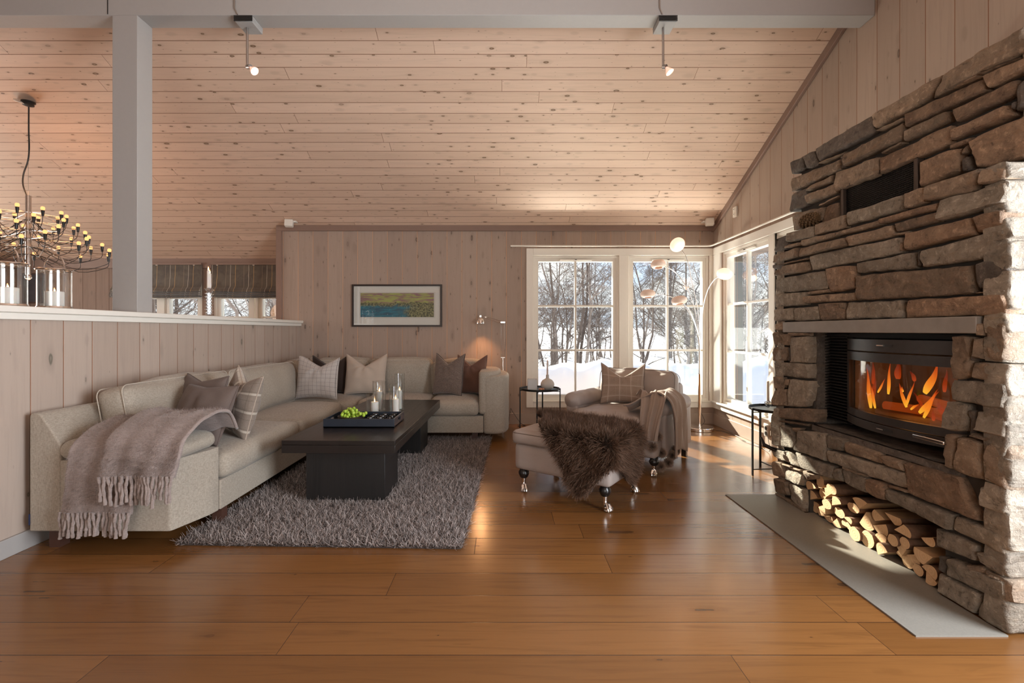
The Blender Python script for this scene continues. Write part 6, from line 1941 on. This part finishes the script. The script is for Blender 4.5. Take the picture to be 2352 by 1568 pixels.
MB().sphere((hx, ly, hz + 0.032), 0.020, 12, 8).build('bulb', M['filament'], hd)
point_light('reading_glow', (hx, ly - 0.01, hz - 0.012), 12, (1.0, 0.48, 0.20), 0.03, 120, (0.05, -0.5, -1))
MB().tube([spline([(0.045, 5.98, 0.014), (0.07, 6.03, 0.20), (0.10, 6.045, 0.16), (0.20, 6.03, 0.02), (0.26, 5.95, 0.004), (0.16, 5.92, 0.004)], i / 30) for i in range(31)], 0.003, 6).build('cord', M['black_plastic'], rl)

# ---- five-armed arc lamp by the corner window
ax_, ay_ = P(1607, 900, 5.72).x, 5.72
al = empty('arc_floor_lamp', (ax_, ay_, 0), 0, 'chrome floor lamp with five curved arms and rounded shades by the corner window', 'floor lamp')
MB().lathe([(0, 0.0), (0.162, 0.0), (0.165, 0.004), (0.165, 0.034), (0.160, 0.040), (0.022, 0.040), (0.020, 0.05), (0, 0.05)], (ax_, ay_, 0.0005), 56).build('base', M['chrome'], al)
MB().lathe([(0.019, 0.04), (0.019, 0.665), (0.021, 0.668), (0.021, 0.685), (0.013, 0.688), (0.013, 1.12), (0.011, 1.30), (0.0, 1.30)], (ax_, ay_, 0), 20).build('pole', M['chrome'], al)
def shade_mat(name, es):
    return plain(name, (0.72, 0.58, 0.50), 0.35, var=0.03, emis=(1.0, 0.58, 0.42), es=es, sss=0.0)
M['shade_on'] = shade_mat('lit_shade', 0.85); M['shade_dim'] = shade_mat('dim_shade', 0.06)
arms = [((1556, 562), [(1607, 800), (1604, 720), (1590, 650), (1579, 598), (1566, 574)], 5.55, 'on', (0.15, -0.75, -0.5)),
        ((1512, 607), [(1606, 800), (1598, 720), (1577, 660), (1548, 622), (1522, 612)], 5.65, 'dim', (0, -0.25, -1)),
        ((1488, 675), [(1607, 810), (1597, 745), (1565, 695), (1530, 678), (1500, 676)], 5.72, 'dim', (0, -0.15, -1)),
        ((1560, 690), [(1608, 820), (1604, 770), (1590, 725), (1578, 706), (1570, 697)], 5.45, 'dim', (0.1, -0.2, -1)),
        ((1664, 629), [(1609, 800), (1613, 720), (1624, 670), (1640, 643), (1655, 633)], 5.60, 'on', (-0.35, -0.35, -0.8))]
for (c2, path, Y, st_, ax2) in arms:
    pts = []
    for i, (px, py) in enumerate(path):
        yy = ay_ + (Y - ay_) * (i / (len(path) - 1)) ** 1.2
        pts.append(tuple(P(px, py, yy)))
    am_ = MB().tube([spline(pts, i / 30) for i in range(31)], 0.0050, 8).build('arm', M['chrome'], al)
    c = P(c2[0], c2[1], Y); d = Vector(ax2).normalized(); q = (-d).to_track_quat('Z', 'Y').to_matrix()
    prof = [(0.0, 0.052), (0.035, 0.050), (0.066, 0.040), (0.086, 0.018), (0.089, -0.004), (0.080, -0.026), (0.062, -0.040), (0.044, -0.044), (0.042, -0.040), (0.058, -0.034), (0.076, -0.020), (0.083, -0.002), (0.080, 0.016), (0.062, 0.035), (0.0, 0.046)]
    sh = MB().lathe(prof, c, 36, M=q, cap=False).build('lamp_shade', M['shade_on'] if st_ == 'on' else M['shade_dim'], am_)
    MB().sphere(c + d * 0.008, 0.024, 12, 8).build('bulb', M['filament'] if st_ == 'on' else bulb_mat('dim_bulb', (1, 0.6, 0.35), 1.2), sh)
    if st_ == 'on': point_light('shade_glow', c + d * 0.06, 0.5, (1, 0.6, 0.38), 0.04)
MB().tube([spline([(ax_ + 0.15, ay_ - 0.06, 0.006), (2.60, 5.60, 0.006), (2.64, 5.35, 0.006), (2.60, 5.10, 0.006), (2.63, 4.85, 0.006), (2.60, 4.62, 0.02), (2.63, 4.70, 0.12), (2.665, 4.79, 0.17)], i / 50) for i in range(51)], 0.003, 6).build('cord', M['black_plastic'], al)
lpk = MB().tube([spline([(ax_ + 0.02, ay_, 0.05), (ax_ + 0.06, ay_, 0.10), (ax_ + 0.035, ay_, 0.17), (ax_ + 0.02, ay_, 0.20)], i / 12) for i in range(13)], 0.0025, 6).build('cord', M['black_plastic'], al)

# ---- curtain rod
rod = empty('curtain_rod', (1.4, 6.0, 2.28), 0, 'thin white curtain rod running above the corner windows', 'curtain rod')
zr = 2.285
rp = [(0.07, 5.995, zr), (2.58, 5.995, zr), (2.615, 5.975, zr), (2.625, 5.93, zr), (2.625, 4.2, zr)]
MB().tube(rp, 0.011, 10).build('pole', M['white'], rod)
for (x, y) in ((0.20, 6.04), (1.43, 6.04), (2.42, 6.04)):
    MB().tube([(x, 5.995, zr), (x, 6.079, zr + 0.02)], 0.006, 8).build('bracket', M['chrome'], rod)
for y in (5.35, 4.45):
    MB().tube([(2.625, y, zr), (2.699, y, zr + 0.02)], 0.006, 8).build('bracket', M['chrome'], rod)

# ---- small fittings
def speaker(px, py, lab, s=1):
    c = P(px, py, 5.93)
    root = empty('corner_speaker', c, 0, lab, 'speaker', 'small white wall boxes below the ceiling')
    Mq = Matrix.Translation(c) @ Matrix.Rotation(R(12 * s), 4, 'Z') @ Matrix.Rotation(R(-12), 4, 'X')
    MB().box(-0.05, 0.05, -0.035, 0.035, -0.055, 0.035, M=Mq).build('case', M['white'], root, bevel=0.01, bseg=3)
    zc = ceil_z(c.y + 0.05)
    MB().tube([c + Vector((0.01 * s, 0.02, 0.02)), Vector((c.x + 0.04 * s, c.y + 0.05, zc - 0.004))], 0.010, 8).build('bracket', M['white'], root)
    MB().box(c.x + 0.04 * s - 0.035, c.x + 0.04 * s + 0.035, c.y + 0.02, c.y + 0.09, zc - 0.02, zc + 0.0, ).build('plate', M['white'], root, bevel=0.003)
speaker(664, 511, 'small white box bracketed below the ceiling at the left wall corner', 1)
speaker(1630, 508, 'small white box bracketed below the ceiling above the corner window', -1)
def outlet(y, z, lab, mat, sockets=2):
    root = empty('wall_outlet', (XR - 0.002, y, z), 0, lab, 'socket')
    MB().box(XR - 0.024 - (0.018 if z < 1 else 0), XR - (0.018 if z < 1 else 0), y - 0.042, y + 0.042, z - 0.06, z + 0.06).build('plate', mat, root, bevel=0.006)
    xs = XR - 0.026 - (0.018 if z < 1 else 0)
    for k in (-1, 1):
        MB().lathe([(0.0, -0.003), (0.019, -0.003), (0.019, 0.001), (0.0, 0.001)], (xs, y, z + k * 0.027), 20, axis='X').build('socket', M['black_plastic'] if z < 1 else M['white'], root)
        if z > 1:
            MB().lathe([(0.0, -0.005), (0.005, -0.005), (0.005, 0.0), (0.0, 0.0)], (xs, y, z + k * 0.027), 10, axis='X').build('pin_hole', M['black_plastic'], root)
outlet(P(1691, 486, 5.49).y, 2.59, 'cream double wall socket high on the right board wall', M['white'])
outlet(4.79, 0.185, 'grey double socket with plugged cord on the baseboard under the right window', plain('grey_plate', (0.45, 0.42, 0.40), 0.4))
# damper lever on the fireplace side
dmp = MB().tube([(1.94, 3.36, 0.345), (1.89, 3.43, 0.37), (1.885, 3.46, 0.42)], [0.012, 0.016, 0.008], 4)
dmp.tube([(1.965, 3.30, 0.36), (1.90, 3.42, 0.365)], 0.006, 8)
dmp.build('damper_lever', M['black_metal'], fireplace, merge=False)
